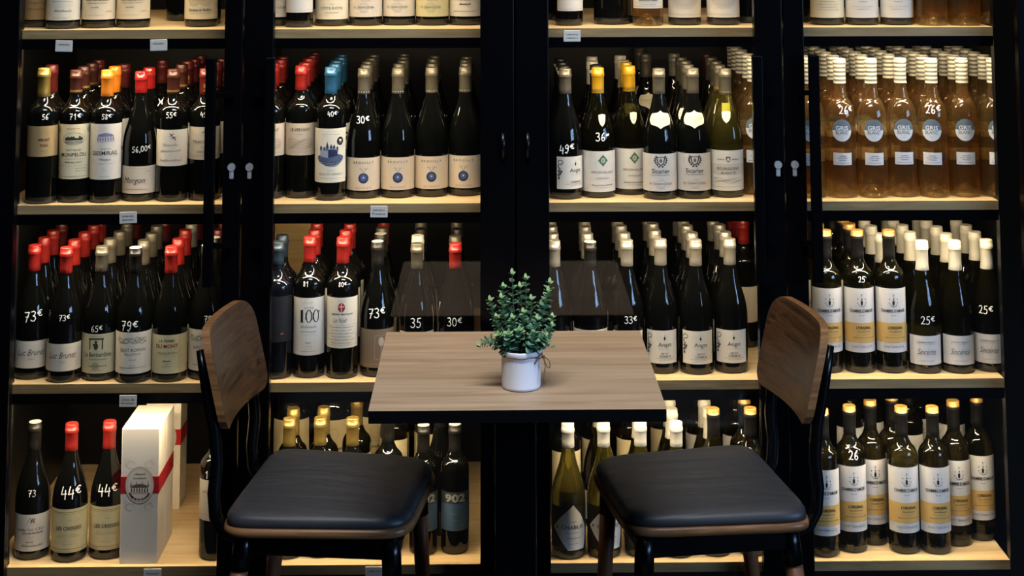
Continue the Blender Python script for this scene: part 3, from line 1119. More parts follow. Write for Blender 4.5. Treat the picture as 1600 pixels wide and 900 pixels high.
def L_cr(S, R):
    w = R * 1.42
    S.rect(-w, w, .023, .120, '#c3b990')
    for z in (.113, .031):
        S.stroke([(-w * .97, z), (w * .97, z)], .0011, '#6d6542')
    S.scrib(.088, .0016, 0, .109, '#9a9168').scrib(.088, .0020, 0, .0265, '#8b8258')
    S.scrib(.009, .0018, .002, .095, '#8b8258').text('LES CREISSES', .060, .0080, .002, .077, '#37311e', 0, .015)
    S.scrib(.042, .0014, 0, .0625, '#8b8258').scrib(.052, .0016, 0, .0585, '#8b8258').scrib(.022, .0014, 0, .042, '#8b8258')


def L_ten(S, R):
    w = R * 1.38
    S.rect(-w, w, .089, .180, '#c0b8a8')
    S.text('1er CRU', .001, .001, 0, .1, '#c0b8a8') if False else None
    S.cursive(.046, .005, -.006, .153, '#4a443a').cursive(.016, .004, .006, .131, '#6a6458').scrib(.05, .0016, 0, .103, '#8b8475')


def L_902(S, R):
    w = R * 1.22
    S.rect(-w, w, .054, .141, '#4c6a8c').rect(-w, w, .116, .141, '#3a4046', 1, True)
    S.text('902', .050, .0195, .001, .1275, '#a5a9aa', 0, .04, 2)
    S.scrib(.020, .0016, 0, .093, '#8296a3').scrib(.016, .0016, .002, .078, '#8296a3').stroke([(-.03, .0675), (.034, .0675)], .0005, '#6d8290')


def L_chablis(S, R):
    w = R * 1.40
    S.rect(-w, w, .024, .118, '#1c1a17')
    S.star([(.011, .122), (.030, .100), (.046, .072), (.047, .050), (.040, .022), (-.002, .021), (-.020, .044), (-.040, .071), (-.016, .098)], '#d2d1cc', 1, 14, True)
    S.scrib(.016, .0028, .010, .085, '#8a8984').text('CHABLIS', .054, .0082, .009, .0725, '#34332f', 0, .01).disc(-.029, .0725, .0025, .0025, '#34332f', 2, n=10, rings=1)
    S.scrib(.030, .0016, .010, .060, '#7a7973').cursive(.034, .005, .012, .048, '#6a6963', .0005).scrib(.028, .0016, .012, .036, '#7a7973')


def L_jul(S, R):
    w = R * 1.36
    S.rect(-w, w, .021, .125, '#cdc6b1')
    S.text('JULIÉNAS', .050, .0085, .002, .073, '#3b362c', 0, .01).stroke([(-.022, .066), (.026, .066)], .0006, '#6b6454')
    S.stroke([(-.022, .054), (.026, .054)], .0003, '#9a927e').cursive(.042, .007, .003, .043, '#57503f').scrib(.044, .0012, 0, .027, '#8d856f')


def L_charme(S, R):
    w = R * 1.36
    S.rect(-w, w, .021, .120, '#cfc2a4')
    S.text('HÉRITIERS', .050, .0070, 0, .068, '#6b5c40') if False else S.scrib(.056, .0046, 0, .068, '#6b5c40')
    S.scrib(.050, .0028, 0, .0605, '#7d6e50').cursive(.020, .0055, -.006, .050, '#57482f').cursive(.018, .004, .030, .040, '#8f4a32').scrib(.05, .0012, -.008, .0315, '#8d7e5e')


def L_pav(S, R):
    w = R * 1.36
    S.rect(-w, w, .019, .120, '#c6bb9f')
    S.disc(-.002, .068, .034, .012, '#b0a587', 1).disc(-.016, .058, .014, .008, '#b0a587', 1).disc(.014, .058, .014, .008, '#b0a587', 1).cursive(.034, .006, -.002, .066, '#8d825f', .0005)
    S.text('Domaine du Pavillon', .056, .0062, -.001, .0415, '#2f2a1f', .1, .02).scrib(.056, .0012, 0, .0335, '#7d7355')


def L_cote(S, R):
    w = R * 1.36
    S.rect(-w, w, .017, .115, '#d3c9ab')
    r = random.Random(5)
    for k in range(22):
        S.disc(-.028 + .056 * r.random(), .066 + .016 * r.random(), .004 + .004 * r.random(), .0015 + .001 * r.random(), r.choice(['#6b3a33', '#8d4b3f', '#4a2a28']), 2, n=10, rings=1)
    S.scrib(.010, .0018, .002, .054, '#8b8268').text('CÔTE-RÔTIE', .056, .0076, .001, .0445, '#57482f', 0, .0).scrib(.032, .0020, .001, .0335, '#8b8268')


def L_chap(S, R, pap='#cbc2b0'):
    w = R * 1.40
    S.rect(-w, w, .022, .120, pap)
    S.cursive(.034, .006, 0, .069, '#97907e', .0005).cursive(.026, .004, 0, .061, '#97907e', .0005)
    S.ring(-.004, .045, .013, .0105, .0006, '#8d8672').ring(-.004, .045, .0095, .0075, .0004, '#8d8672').text('M. CHAPOUTIER', .052, .0056, -.004, .045, '#57503f').scrib(.016, .0014, -.004, .033, '#8d8672')


def L_chap_y(S, R):
    L_chap(S, R, '#c3bb8b')


def L_morgon2(S, R):
    w = R * 1.40
    S.rect(-w, w, .022, .120, '#cbc2ae')
    S.text('MORGON', .038, .0075, -.002, .064, '#2f2a22').cursive(.028, .007, -.002, .052, '#2f2a22', .0009).text('D O M A I N E', .058, .0036, 0, .035, '#7d7561') if False else S.text('MORGON', .038, .0075, -.002, .064, '#2f2a22').cursive(.028, .007, -.002, .052, '#2f2a22', .0009).scrib(.062, .0024, 0, .035, '#7d7561')


def L_white(S, R):
    w = R * 1.2
    S.rect(-w, w, .036, .120, '#cfc8bb').stroke([(-w, .041), (w, .041)], .0004, '#8d867b')


def L_white_hi(S, R):
    w = R * 1.30
    S.rect(-w, w, .063, .150, '#cfc8b8')


def L_rose(S, R):
    w = R * 1.2
    S.rect(-w, w, .043, .110, '#cfc9b8').stroke([(-w * .93, .048), (w * .93, .048), (w * .93, .106), (-w * .93, .106), (-w * .93, .048)], .0006, '#57534a')
    S.scrib(.048, .0034, 0, .062, '#4a463e').stroke([(-.034, .057), (.034, .057)], .0004, '#57534a').scrib(.036, .0022, 0, .053, '#6a665c')


def L_lace(S, R):
    w = R * 1.40
    S.rect(-w, w, .019, .120, '#c6bfae')
    S.disc(0, .066, .036, .022, '#aaa598', 1).scrib(.040, .0036, 0, .069, '#77736a', 3)
    for k in range(13):
        a = PI + PI * k / 12
        S.disc(.036 * math.cos(a), .066 + .022 * math.sin(a), .004, .0034, '#b7b1a3', 2, n=10, rings=1)
    S.stroke([(-w * .98, .026), (w * .98, .026)], .0005, '#8d8778')


def L_lines(S, R):
    w = R * 1.40
    S.rect(-w, w, .018, .120, '#cbc2a5')
    for k, (a, c) in enumerate(((.022, '#a9884e'), (.036, '#a9884e'), (.052, '#9a927c'), (.044, '#9a927c'), (.058, '#9a927c'))):
        S.scrib(a, .0022, 0, .064 - k * .0066, c)


def L_secret(S, R):
    w = R * 1.36
    S.rect(-w, w, .018, .120, '#c6c2b7')
    S.text('Secret', .042, .0145, 0, .071, '#4a463f', .4, .01).cursive(.020, .004, 0, .057, '#77736a').scrib(.050, .0016, 0, .045, '#8d897f').scrib(.030, .0016, 0, .039, '#8d897f')


def L_magnum(S, R):
    w = R * 1.05
    S.rect(-w, w, .090, .195, '#c9b98d')
    S.ring(0, .160, .012, .014, .0010, '#a3946a').scrib(.022, .0022, 0, .139, '#a3946a').scrib(.060, .0075, 0, .125, '#3f382a').scrib(.05, .002, 0, .108, '#8d7f58')


def L_band(S, R):
    w = R * 1.30
    S.rect(-w, w, .100, .185, '#cdbf97').scrib(.030, .002, 0, .15, '#8d7f58')


# name: shape, R, H, capsule bottom, glass, capsule, description, [label fns]
T = {
    'tan': ('bgd', .0405, .305, .246, 'dark', 'gold', 'brown-label bottle', [lambda S, R: S.rect(-R * 1.3, R * 1.3, .019, .11, '#8d744e').scrib(.05, .003, 0, .06, '#6b5636').scrib(.05, .003, 0, .045, '#6b5636')]),
    'jul': ('bgd', .0412, .305, .246, 'dark', 'red', 'white-label red wine bottle', [L_jul]),
    'charme': ('bgd', .0412, .305, .246, 'dark', 'red', 'cream-label red wine bottle', [L_charme]),
    'pav': ('bgd', .0405, .305, .246, 'dark', 'grey', 'cloud-print beige-label bottle', [L_pav]),
    'plaindark': ('bgd', .0405, .305, .246, 'dark', 'charcoal', 'plain dark bottle', []),
    'whitehi': ('bdx', .0370, .309, .250, 'dark', 'charcoal', 'white-label dark bottle', [L_white_hi]),
    'cote': ('bgd', .0412, .305, .246, 'dark', 'red', 'red-picture cream-label bottle', [L_cote]),
    'chap': ('bgd', .0408, .305, .246, 'dark', 'grey', 'medallion beige-label bottle', [L_chap]),
    'chapy': ('bgd', .0408, .305, .246, 'dark', 'grey', 'medallion yellowish-label bottle', [L_chap_y]),
    'morgon2': ('bgd', .0408, .305, .246, 'dark', 'grey', 'beige-label bottle with black lettering', [L_morgon2]),
    'white': ('bdx', .0340, .309, .250, 'dark', 'silver', 'slim plain-white-label bottle', [L_white]),
    'broad': ('mag', .0450, .315, .255, 'dark', 'black', 'broad black bottle without label', []),
    'rose': ('gris', .0380, .315, .250, 'pink', 'white', 'pale pink wine bottle', [L_rose]),
    'roseplain': ('gris', .0380, .315, .250, 'pink', 'white', 'amber-pink wine bottle', []),
    'lace': ('bgd', .0405, .305, .246, 'dark', 'silver', 'grey-lace-label bottle', [L_lace]),
    'lines': ('bgd', .0412, .305, .246, 'dark', 'silver', 'cream-label bottle with gold lines', [L_lines]),
    'secret': ('bgd', .0405, .305, .246, 'dark', 'silver', 'white script-label bottle', [L_secret]),
    'tan56': ('bdx', .0370, .315, .248, 'dark', 'gold', 'gold-capped tan-label bottle', [L_tan56]),
    'monpelou': ('bdx', .0372, .309, .252, 'dark', 'maroon+band', 'brown-capped village-drawing bottle', [L_monpelou]),
    'desmirail': ('bdx', .0372, .309, .247, 'dark', 'orange', 'orange-capped tall-white-label bottle', [L_desmirail]),
    'morgon': ('bgd', .0410, .303, .252, 'dark', 'wax', 'red-wax-topped script-label bottle', [L_morgon]),
    'dragonfly': ('bdx', .0372, .309, .250, 'dark', 'maroon+band', 'brown-capped dragonfly-label bottle', [L_dragonfly]),
    'isle': ('bdx', .0372, .309, .248, 'dark', 'darkred+crest', 'dark-red-capped crown-label bottle', [L_isle]),
    'versant': ('bdx', .0372, .312, .254, 'dark', 'red', 'red-capped hills-label bottle', [L_versant]),
    'castle': ('bdx', .0372, .312, .249, 'dark', 'blue', 'blue-capped castle-engraving bottle', [L_castle]),
    'br': ('bgd', .0408, .306, .245, 'dark', 'grey+dots', 'grey-capped blue-berry-label bottle', [L_brouilly]),
    'angst49': ('bgd', .0405, .306, .246, 'dark', 'grey', 'grey-capped vine-swirl-label bottle', [L_angst49]),
    'macon': ('bgd', .0408, .306, .245, 'deep', 'yellow+band', 'yellow-capped green-crest-label bottle', [L_macon, N_macon]),
    'sic': ('bgd', .0410, .306, .246, 'dark', 'grey', 'wreath-label bottle with neck badge', [L_sicarier, N_sicarier]),
    'ali': ('bgd', .0410, .303, .240, 'green', 'grey+band', 'olive white-wine bottle with neck shield', [L_aligote, N_aligote]),
    'gris': ('gris', .0366, .328, .269, 'pink', 'white+stripe', 'striped-cap pale pink wine bottle', [L_gris, N_gris]),
    'luc': ('bgd', .0408, .303, .244, 'dark', 'red', 'red-capped low-script-label bottle', [L_luc]),
    'bern': ('bgd', .0410, .302, .245, 'dark', 'grey', 'grey-capped doorway-label bottle', [L_bern]),
    'sr': ('bgd', .0418, .303, .246, 'dark', 'black+whitetop', 'black-capped vine-scroll-label bottle', [L_sr]),
    'ferme': ('bgd', .0408, .304, .243, 'dark', 'red', 'red-capped yellow-label bottle with red letters', [L_ferme]),
    'navy': ('bdx', .0372, .310, .258, 'navy', 'navy', 'navy-capped black-label bottle', [L_navy]),
    'cuv': ('bdx', .0380, .320, .262, 'dark', 'red', 'red-capped big-hundred-label bottle', [L_cuv]),
    'noir': ('bdx', .0376, .320, .260, 'dark', 'red', 'red-capped red-cross-label bottle', [L_noir]),
    'seventy': ('bgd', .0408, .307, .252, 'dark', 'charcoal+whitetop', 'black-capped brown-glass-label bottle', [L_seventy]),
    'greybgd': ('bgd', .0405, .304, .246, 'dark', 'grey', 'grey-capped dark bottle', [L_white_hi]),
    'lowlab': ('bgd', .0405, .304, .246, 'dark', 'grey', 'grey-capped white-label bottle', [lambda S, R: S.rect(-R * 1.3, R * 1.3, .022, .106, '#cdc6b6').scrib(.05, .004, 0, .08, '#5a5448').scrib(.03, .002, 0, .06, '#7a7468')]),
    'redbgd': ('bgd', .0405, .304, .246, 'dark', 'red', 'red-capped dark bottle', []),
    'darkbgd': ('bgd', .0405, .304, .246, 'dark', 'charcoal+ring', 'white-ringed black-capped bottle', []),
    'silverbgd': ('bgd', .0405, .306, .246, 'dark', 'silver', 'silver-capped dark bottle', [L_angst]),
    'angst': ('bgd', .0405, .306, .246, 'dark', 'silver', 'silver-capped vine-swirl-label bottle', [L_angst]),
    'cd': ('bdx', .0364, .327, .262, 'deep', 'black+goldtop', 'gold-topped white-and-tan-label bottle', [L_cd]),
    'jm': ('bgd', .0392, .302, .234, 'deep', 'white', 'white-capped script-label white wine bottle', [L_jm]),
    'pn': ('bgd', .0408, .302, .240, 'dark', 'charcoal+whitetop', 'black-capped monogram-label bottle', [L_pn]),
    'cr': ('bgd', .0412, .302, .241, 'dark', 'red', 'red-capped yellow-bordered-label bottle', [L_cr]),
    'ten': ('bdx', .0370, .309, .250, 'dark', 'charcoal', 'white-label bottle', [L_ten]),
    'nine': ('bdx', .0335, .288, .226, 'dark', 'charcoal+whitetop', 'black-capped slate-blue-label bottle', [L_902]),
    'chablis': ('bgd', .0405, .297, .242, 'green', 'white', 'white-capped diamond-label bottle', [L_chablis]),
    'goldbdx': ('bdx', .0360, .309, .247, 'dark', 'gold', 'gold-capped dark bottle', [L_band]),
    'bandbdx': ('bdx', .0370, .309, .247, 'dark', 'charcoal', 'cream-label dark bottle', [L_band]),
}
PROTO = {}


def proto(k, cap=None):
    kk = (k, cap)
    if kk in PROTO:
        return PROTO[kk]
    shape, R, H, zc, gl, cs, desc, labs = T[k]
    if (k, None) not in PROTO:
        prof = bottle_profile(shape, R, H)
        rf = rfun_of(prof, R)
        punt = .030 if gl == 'pink' else .016
        b = body_mesh(prof, R, H, gl, punt)
        lm = []
        for i, fn in enumerate(labs):
            S = Sheet(hash(k) % 1000 + i if False else len(k) * 7 + i)
            fn(S, R)
            lm.append(('front_label' if i == 0 else ('neck_label' if k != 'gris' else 'lower_label'), S.mesh('label', rf)))
        c = capsule_mesh(cs, rf, H, zc)
        PROTO[(k, None)] = (b, c, lm, rf, R, H)
    if cap:
        b, c, lm, rf, R, H = PROTO[(k, None)]
        PROTO[kk] = (b, capsule_mesh(cap, rf, H, zc), lm, rf, R, H)
    return PROTO[kk]


PLACED = {1: [], 2: [], 3: [], 4: []}
ROWN = {1: 'top shelf', 2: 'second shelf', 3: 'third shelf', 4: 'bottom shelf'}
BAYN = {1: 'first door', 2: 'second door', 3: 'third door', 4: 'fourth door'}
ORD = ['first', 'second', 'third', 'fourth', 'fifth', 'sixth', 'seventh', 'eighth', 'ninth']
CAPDESC = {'red': 'red-capped', 'darkred': 'dark-red-capped', 'maroon': 'brown-capped', 'gold': 'gold-capped', 'orange': 'orange-capped', 'wax': 'red-wax-topped', 'blue': 'blue-capped',
           'grey': 'grey-capped', 'charcoal': 'black-capped', 'black': 'black-capped', 'yellow': 'yellow-capped', 'silver': 'silver-capped', 'white': 'white-capped', 'navy': 'navy-capped', 'palegrey': 'pale-grey-capped', 'tan': 'tan-capped'}


def put(row, k, x, y, label, group, cap=None, turn=0.0, price=None):
    b, c, lm, rf, R, H = proto(k, cap)
    for _ in range(400):
        if all((x - a) ** 2 + (y - d) ** 2 >= (R + e + .0012) ** 2 for a, d, e in PLACED[row]):
            break
        y += .002
    if y + R > 0.722:
        return None
    PLACED[row].append((x, y, R))
    face = math.atan2(-0.203 - x, y + 4.0) * 0.55     # bottles are set facing roughly into the shop
    t = thing('wine_bottle', label, 'bottle', (x, y, SHELF[row] + 0.0002), face + math.radians(turn), group)
    link_mesh('bottle_body', b, t)
    link_mesh('capsule', c, t)
    for nm, me in lm:
        link_mesh(nm, me, t)
    if price:
        link_mesh('price_mark', price_mesh(price[0], rf, *price[1:]), t)
    return t


def column(row, bay, i, k, x, y, back=(), turn=0.0, price=None, cap=None, desc=None):
    """a front bottle and the ones straight behind it; back: codes 'type' or 'type:cap', '' leaves a gap"""
    d = desc or T[k][6]
    t = put(row, k, x, y, d, f'front bottles on the {ROWN[row]}', cap, turn, price)
    col = [t, d, row, bay, []]
    COLS.append(col)
    yy = t.location.y if t else y
    R = T[k][1]
    for n, code in enumerate(back):
        kk, _, cp = code.partition(':')
        if not kk:
            yy += 2 * R + .004
            continue
        R2 = T[kk][1]
        yy += R + R2 + .004 + rnd.uniform(0, .004)
        R = R2
        style = (cp or T[kk][5]).split('+')[0]
        dd = T[kk][6] if kk in ('gris', 'roseplain', 'rose') else f"{CAPDESC[style]} bottle"
        q = put(row, kk, x + rnd.uniform(-.003, .003), yy, dd,
                f'bottles behind the front row, {ROWN[row]}', cp or None, rnd.uniform(-14, 14))
        if q:
            yy = q.location.y
            col[4].append((q, dd))


COLS = []


def name_columns():
    """labels count along the front row from the left, so they are written once every bottle stands"""
    for row in ROWN:
        for bay in BAYN:
            here = sorted((c for c in COLS if c[2] == row and c[3] == bay), key=lambda c: c[0].location.x)
            front = [c for c in here if c[0].location.y < .19]
            for c in here:
                t, d = c[0], c[1]
                at = f'{ROWN[row]}, {BAYN[bay]}'
                if c in front:
                    o = ORD[front.index(c)]
                    t['label'] = f'{d}, {o} from left, front row, {at}'
                    ref = f'the {o} front bottle'
                else:
                    x = t.location.x
                    side = 'left end' if x < front[0][0].location.x else 'right end' if x > front[-1][0].location.x else 'gap'
                    t['label'] = f'{d}, set back {"in a" if side == "gap" else "at the"} {side}, {at}'
                    ref = f'the set-back {side} bottle'
                for n, (q, dd) in enumerate(c[4]):
                    q['label'] = f'{dd}, {ORD[n]} behind {ref}, {at}'


# ---- top shelf
column(1, 1, 0, 'jul', -1.245, .093)
column(1, 1, 1, 'charme', -1.164, .112)
column(1, 1, 2, 'charme', -1.081, .120)
column(1, 1, 3, 'plaindark', -1.000, .330)
column(1, 1, 4, 'pav', -.918, .140, ['whitehi'])
column(1, 1, 5, 'tan', -1.315, .142)
column(1, 2, 0, 'chap', -.733, .164)
column(1, 2, 1, 'white', -.673, .109, [], 4, None, None, 'high-white-label slim bottle')
column(1, 2, 2, 'cote', -.597, .150)
column(1, 2, 3, 'chap', -.514, .155)
column(1, 2, 4, 'chap', -.432, .155)
column(1, 2, 5, 'chapy', -.349, .158)
column(1, 2, 6, 'morgon2', -.266, .162)
column(1, 3, 0, 'white', -.011, .130, ['', 'whitehi'], 10)
column(1, 3, 1, 'broad', .097, .170)
column(1, 3, 2, 'rose', .182, .116, ['tan'])
column(1, 3, 3, 'lace', .275, .139)
column(1, 3, 4, 'lace', .370, .137)
column(1, 3, 5, 'whitehi', .447, .200)
column(1, 3, 6, 'whitehi', -.058, .240)
column(1, 4, 0, 'whitehi', .565, .215)
column(1, 4, 1, 'lines', .626, .128)
column(1, 4, 2, 'secret', .711, .124)
column(1, 4, 3, 'secret', .797, .122)
column(1, 4, 4, 'roseplain', .878, .095, ['roseplain', 'roseplain'])
column(1, 4, 5, 'roseplain', .957, .092, ['roseplain', 'roseplain'])
column(1, 4, 6, 'roseplain', 1.025, .105, ['roseplain'])

# ---- second shelf
P2 = .2015
column(2, 1, 0, 'tan56', -1.282, .074, ['tan56:darkred'], 6, ('56', .2035, .006, .012, .0017))
column(2, 1, 1, 'monpelou', -1.208, .080, ['monpelou', 'monpelou', 'monpelou:darkred'], 0, ('71€', .2020, .004, .014, .0017))
column(2, 1, 2, 'desmirail', -1.132, .086, ['desmirail', 'greybgd:darkred'], 0, ('58€', .2020, .004, .012, .0016))
column(2, 1, 3, 'morgon', -1.055, .097, ['morgon', '', 'redbgd:darkred'], -2, ('56,00€', .122, .010, .013, .0016, .0006))
column(2, 1, 4, 'dragonfly', -.975, .098, ['dragonfly', 'isle', 'redbgd:darkred', 'redbgd:darkred'], 0, ('55€', .2035, .000, .013, .0017))
column(2, 1, 5, 'isle', -.899, .109, ['isle', 'isle', 'isle'], 0, ('49', .2035, .000, .012, .0016))
column(2, 2, 0, 'versant', -.744, .125, ['versant', 'versant', 'versant:darkred'], 0)
column(2, 2, 1, 'versant', -.669, .119, ['versant', 'versant', 'versant:darkred', 'versant:darkred'], 0)
column(2, 2, 2, 'castle', -.593, .101, ['castle', 'castle', 'castle', 'castle'], 0, ('40€', .2045, .006, .012, .0016))
column(2, 2, 3, 'br', -.515, .128, ['br', 'br', 'br', 'br'], 2, ('30€', .186, -.001, .0165, .0019))
column(2, 2, 4, 'br', -.432, .134, ['br', 'br', 'br', 'br'], 2)
column(2, 2, 5, 'br', -.350, .136, ['br', 'br', 'br'], 1)
column(2, 2, 6, 'br', -.2675, .155, ['br', 'br', 'br'], -6)
column(2, 3, 0, 'angst49', -.023, .106, ['darkbgd', 'darkbgd', 'darkbgd'], 26, ('49€', .118, -.014, .019, .0026, .002))
column(2, 3, 1, 'macon', .058, .121, ['darkbgd', 'greybgd:white', 'silverbgd:white'], 0, ('36"', .145, .012, .019, .0022))
column(2, 3, 2, 'macon', .138, .161, ['macon', 'jm:white', 'silverbgd:white'], 0)
column(2, 3, 3, 'sic', .205, .098, ['sic', '', 'sic', 'greybgd:palegrey'], 0)
column(2, 3, 4, 'sic', .288, .104, ['sic', 'sic', 'sic', 'greybgd:palegrey'], 0)
column(2, 3, 5, 'ali', .370, .108, ['ali', 'ali', 'greybgd', 'greybgd:maroon'], 0)
column(2, 3, 6, 'gris', .444, .146, ['gris', 'gris', 'gris', 'gris'], 0)
for _i, (_x, _p) in enumerate(((.572, None), (.648, ('26€', .208, .012, .018, .0019)), (.724, None), (.798, None), (.872, ('26€', .209, .006, .019, .0020)), (.948, None), (1.024, None))):
    column(2, 4, _i, 'gris', _x, .100 + .003 * (_i % 2), ['gris'] * (2 if _i == 0 else 5), (0, 0, 2, 3, -10, 0, 6)[_i], _p)

# ---- third shelf
column(3, 1, 0, 'luc', -1.301, .103, ['luc', 'luc', 'luc:darkred'], 2, ('73€', .144, .006, .022, .0022, .002))
column(3, 1, 1, 'luc', -1.218, .076, ['luc', 'luc', 'luc', 'luc'], 0, ('73€', .148, .004, .013, .0014))
column(3, 1, 2, 'bern', -1.136, .075, ['bern', 'bern', 'bern', 'redbgd:darkred'], -5, ('65€', .120, .000, .014, .0016))
column(3, 1, 3, 'sr', -1.052, .071, ['bern', 'bern', 'bern', 'redbgd:darkred'], 0, ('79€', .131, -.006, .021, .0024))
column(3, 1, 4, 'ferme', -.968, .076, ['ferme', 'ferme', 'bern:palegrey', 'redbgd:darkred'], 0)
column(3, 1, 5, 'sr', -.885, .093, ['sr', 'redbgd:darkred', 'redbgd:darkred'], 0, ('79€', .140, .012, .014, .0018))
column(3, 2, 0, 'navy', -.716, .091, ['navy'], 0, None)
column(3, 2, 1, 'cuv', -.640, .093, ['cuv', 'cuv'], 0, ('81', .217, -.006, .011, .0012))
column(3, 2, 2, 'noir', -.560, .091, ['noir', 'noir'], 0, ('80€', .217, .002, .010, .0011))
column(3, 2, 3, 'seventy', -.478, .108, ['seventy', 'greybgd', 'redbgd'], 0, ('73€', .146, .002, .021, .0023, .0016))
column(3, 2, 4, 'lowlab', -.382, .094, ['silverbgd:white', 'darkbgd:charcoal', 'greybgd'], 0, ('35', .128, .000, .021, .0022), None, 'grey-capped dark bottle behind the table')
column(3, 2, 5, 'redbgd', -.290, .092, ['greybgd', 'darkbgd:charcoal', 'greybgd'], 0, ('30€', .130, .000, .019, .0020), None, 'red-capped dark bottle behind the table')
column(3, 3, 0, 'silverbgd', -.052, .108, ['silverbgd', 'silverbgd', 'silverbgd'], 0, None, None, 'silver-capped bottle behind the potted plant')
column(3, 3, 1, 'lowlab', .035, .106, ['silverbgd', 'silverbgd', 'silverbgd'], 0, None, 'charcoal+whitetop', 'black-capped bottle behind the table')
column(3, 3, 2, 'silverbgd', .124, .110, ['silverbgd', 'silverbgd', 'silverbgd'], 0, ('33€', .128, .008, .016, .0018), None, 'silver-capped bottle behind the table corner')
column(3, 3, 3, 'angst', .206, .111, ['angst', 'angst', 'angst'], 0)
column(3, 3, 4, 'angst', .290, .109, ['angst', 'angst', 'angst', 'angst'], 2)
column(3, 3, 5, 'angst', .374, .118, ['angst', 'angst', 'angst'], -2)
column(3, 3, 6, 'whitehi', .441, .235, ['redbgd', 'redbgd'], 0, None, 'red')
column(3, 4, 0, 'cd', .606, .111, ['cd'], 0)
column(3, 4, 1, 'cd', .683, .109, ['cd', 'cd', '', 'cd'], 0, ('25', .218, .006, .013, .0015))
column(3, 4, 2, 'cd', .759, .107, ['jm', 'jm', 'jm'], 0)
column(3, 4, 3, 'jm', .838, .104, ['jm', 'jm', 'jm', 'jm'], 2, ('25€', .124, .006, .018, .0019))
column(3, 4, 4, 'jm', .918, .103, ['jm', 'jm', 'jm', 'jm'], 2)
column(3, 4, 5, 'jm', .998, .114, ['jm', 'jm', 'jm'], -8, ('25€', .144, -.004, .018, .0019))

# ---- bottom shelf
column(4, 1, 0, 'pn', -1.290, .108, [], 4, ('73', .150, .000, .014, .0013))
column(4, 1, 1, 'cr', -1.199, .093, [], 0, ('44€', .156, .008, .025, .0027))
column(4, 1, 2, 'cr', -1.113, .108, [], 0, ('44€', .156, .004, .024, .0026))
column(4, 1, 3, 'ten', -.857, .095, [], 0, ('10', .192, -.012, .017, .0018))
column(4, 2, 0, 'goldbdx', -.684, .096, ['goldbdx'], 0)
column(4, 2, 1, 'goldbdx', -.611, .102, ['goldbdx'], 0)
column(4, 2, 2, 'goldbdx', -.534, .098, ['', 'goldbdx:tan'], 0)
column(4, 2, 3, 'bandbdx', -.451, .121, ['', '', 'bandbdx'], 0)
column(4, 2, 4, 'nine', -.366, .111, ['', '', '', 'bandbdx'], 10)
column(4, 2, 5, 'nine', -.291, .116, [], 0)
column(4, 2, 6, 'plaindark', -.330, .235, [], 0)
column(4, 3, 0, 'chablis', -.022, .088, ['', 'bandbdx', 'jm'], 0)
column(4, 3, 1, 'chablis', .063, .092, ['', 'jm', 'bandbdx'], 0)
column(4, 3, 2, 'chablis', .151, .095, ['jm', '', 'bandbdx'], 0)
column(4, 3, 3, 'chablis', .236, .090, ['jm', 'jm', '', 'bandbdx'], 0)
column(4, 3, 4, 'cd', .325, .092, ['jm', 'jm', 'cd'], 0)
column(4, 3, 5, 'cd', .414, .094, ['cd', '', 'cd'], 0)
column(4, 4, 0, 'cd', .584, .084, [], 0)
column(4, 4, 1, 'cd', .654, .083, [], 0, ('26', .222, .006, .019, .0022))
column(4, 4, 2, 'cd', .714, .137, ['', '', 'cd'], 2)
column(4, 4, 3, 'cd', .776, .099, ['cd', '', 'cd'], 2)
column(4, 4, 4, 'cd', .850, .096, ['', '', 'cd', 'cd'], 2)
column(4, 4, 5, 'cd', .913, .142, ['', '', '', 'cd'], 2)
column(4, 4, 6, 'cd', .980, .113, ['', '', 'cd'], 2)


name_columns()


def big_bottle(x, y, label):
    R, H = .052, .385
    prof = bottle_profile('mag', R, H)
    rf = rfun_of(prof, R)
    for _ in range(200):
        if all((x - a) ** 2 + (y - d) ** 2 >= (R + e + .002) ** 2 for a, d, e in PLACED[4]):
            break
        y += .003
    PLACED[4].append((x, y, R))
    t = thing('magnum_bottle', label, 'bottle', (x, y, SHELF[4] + .0002), 0.1, 'large bottles at the back of the bottom shelf')
    link_mesh('bottle_body', body_mesh(prof, R, H, 'dark'), t)
    link_mesh('capsule', capsule_mesh('black', rf, H, H - .07), t)
    S = Sheet(11)
    L_magnum(S, R)
    link_mesh('front_label', S.mesh('label', rf), t)


big_bottle(-.726, .50, 'large dark bottle, cream label, at back left behind the gold-capped bottles')
big_bottle(-.617, .50, 'large dark bottle, cream label, second from left behind the gold-capped bottles')
big_bottle(-.510, .52, 'large dark bottle, cream label, third from left behind the gold-capped bottles')

# ------------------------------------------------------------------ gift boxes, crate, price tags
WHITEBOX = mat('white_carton', '#ddd5c6', 0.55, 0, 0.4)
RIBBON = mat('red_ribbon_print', '#a81d22', 0.45)


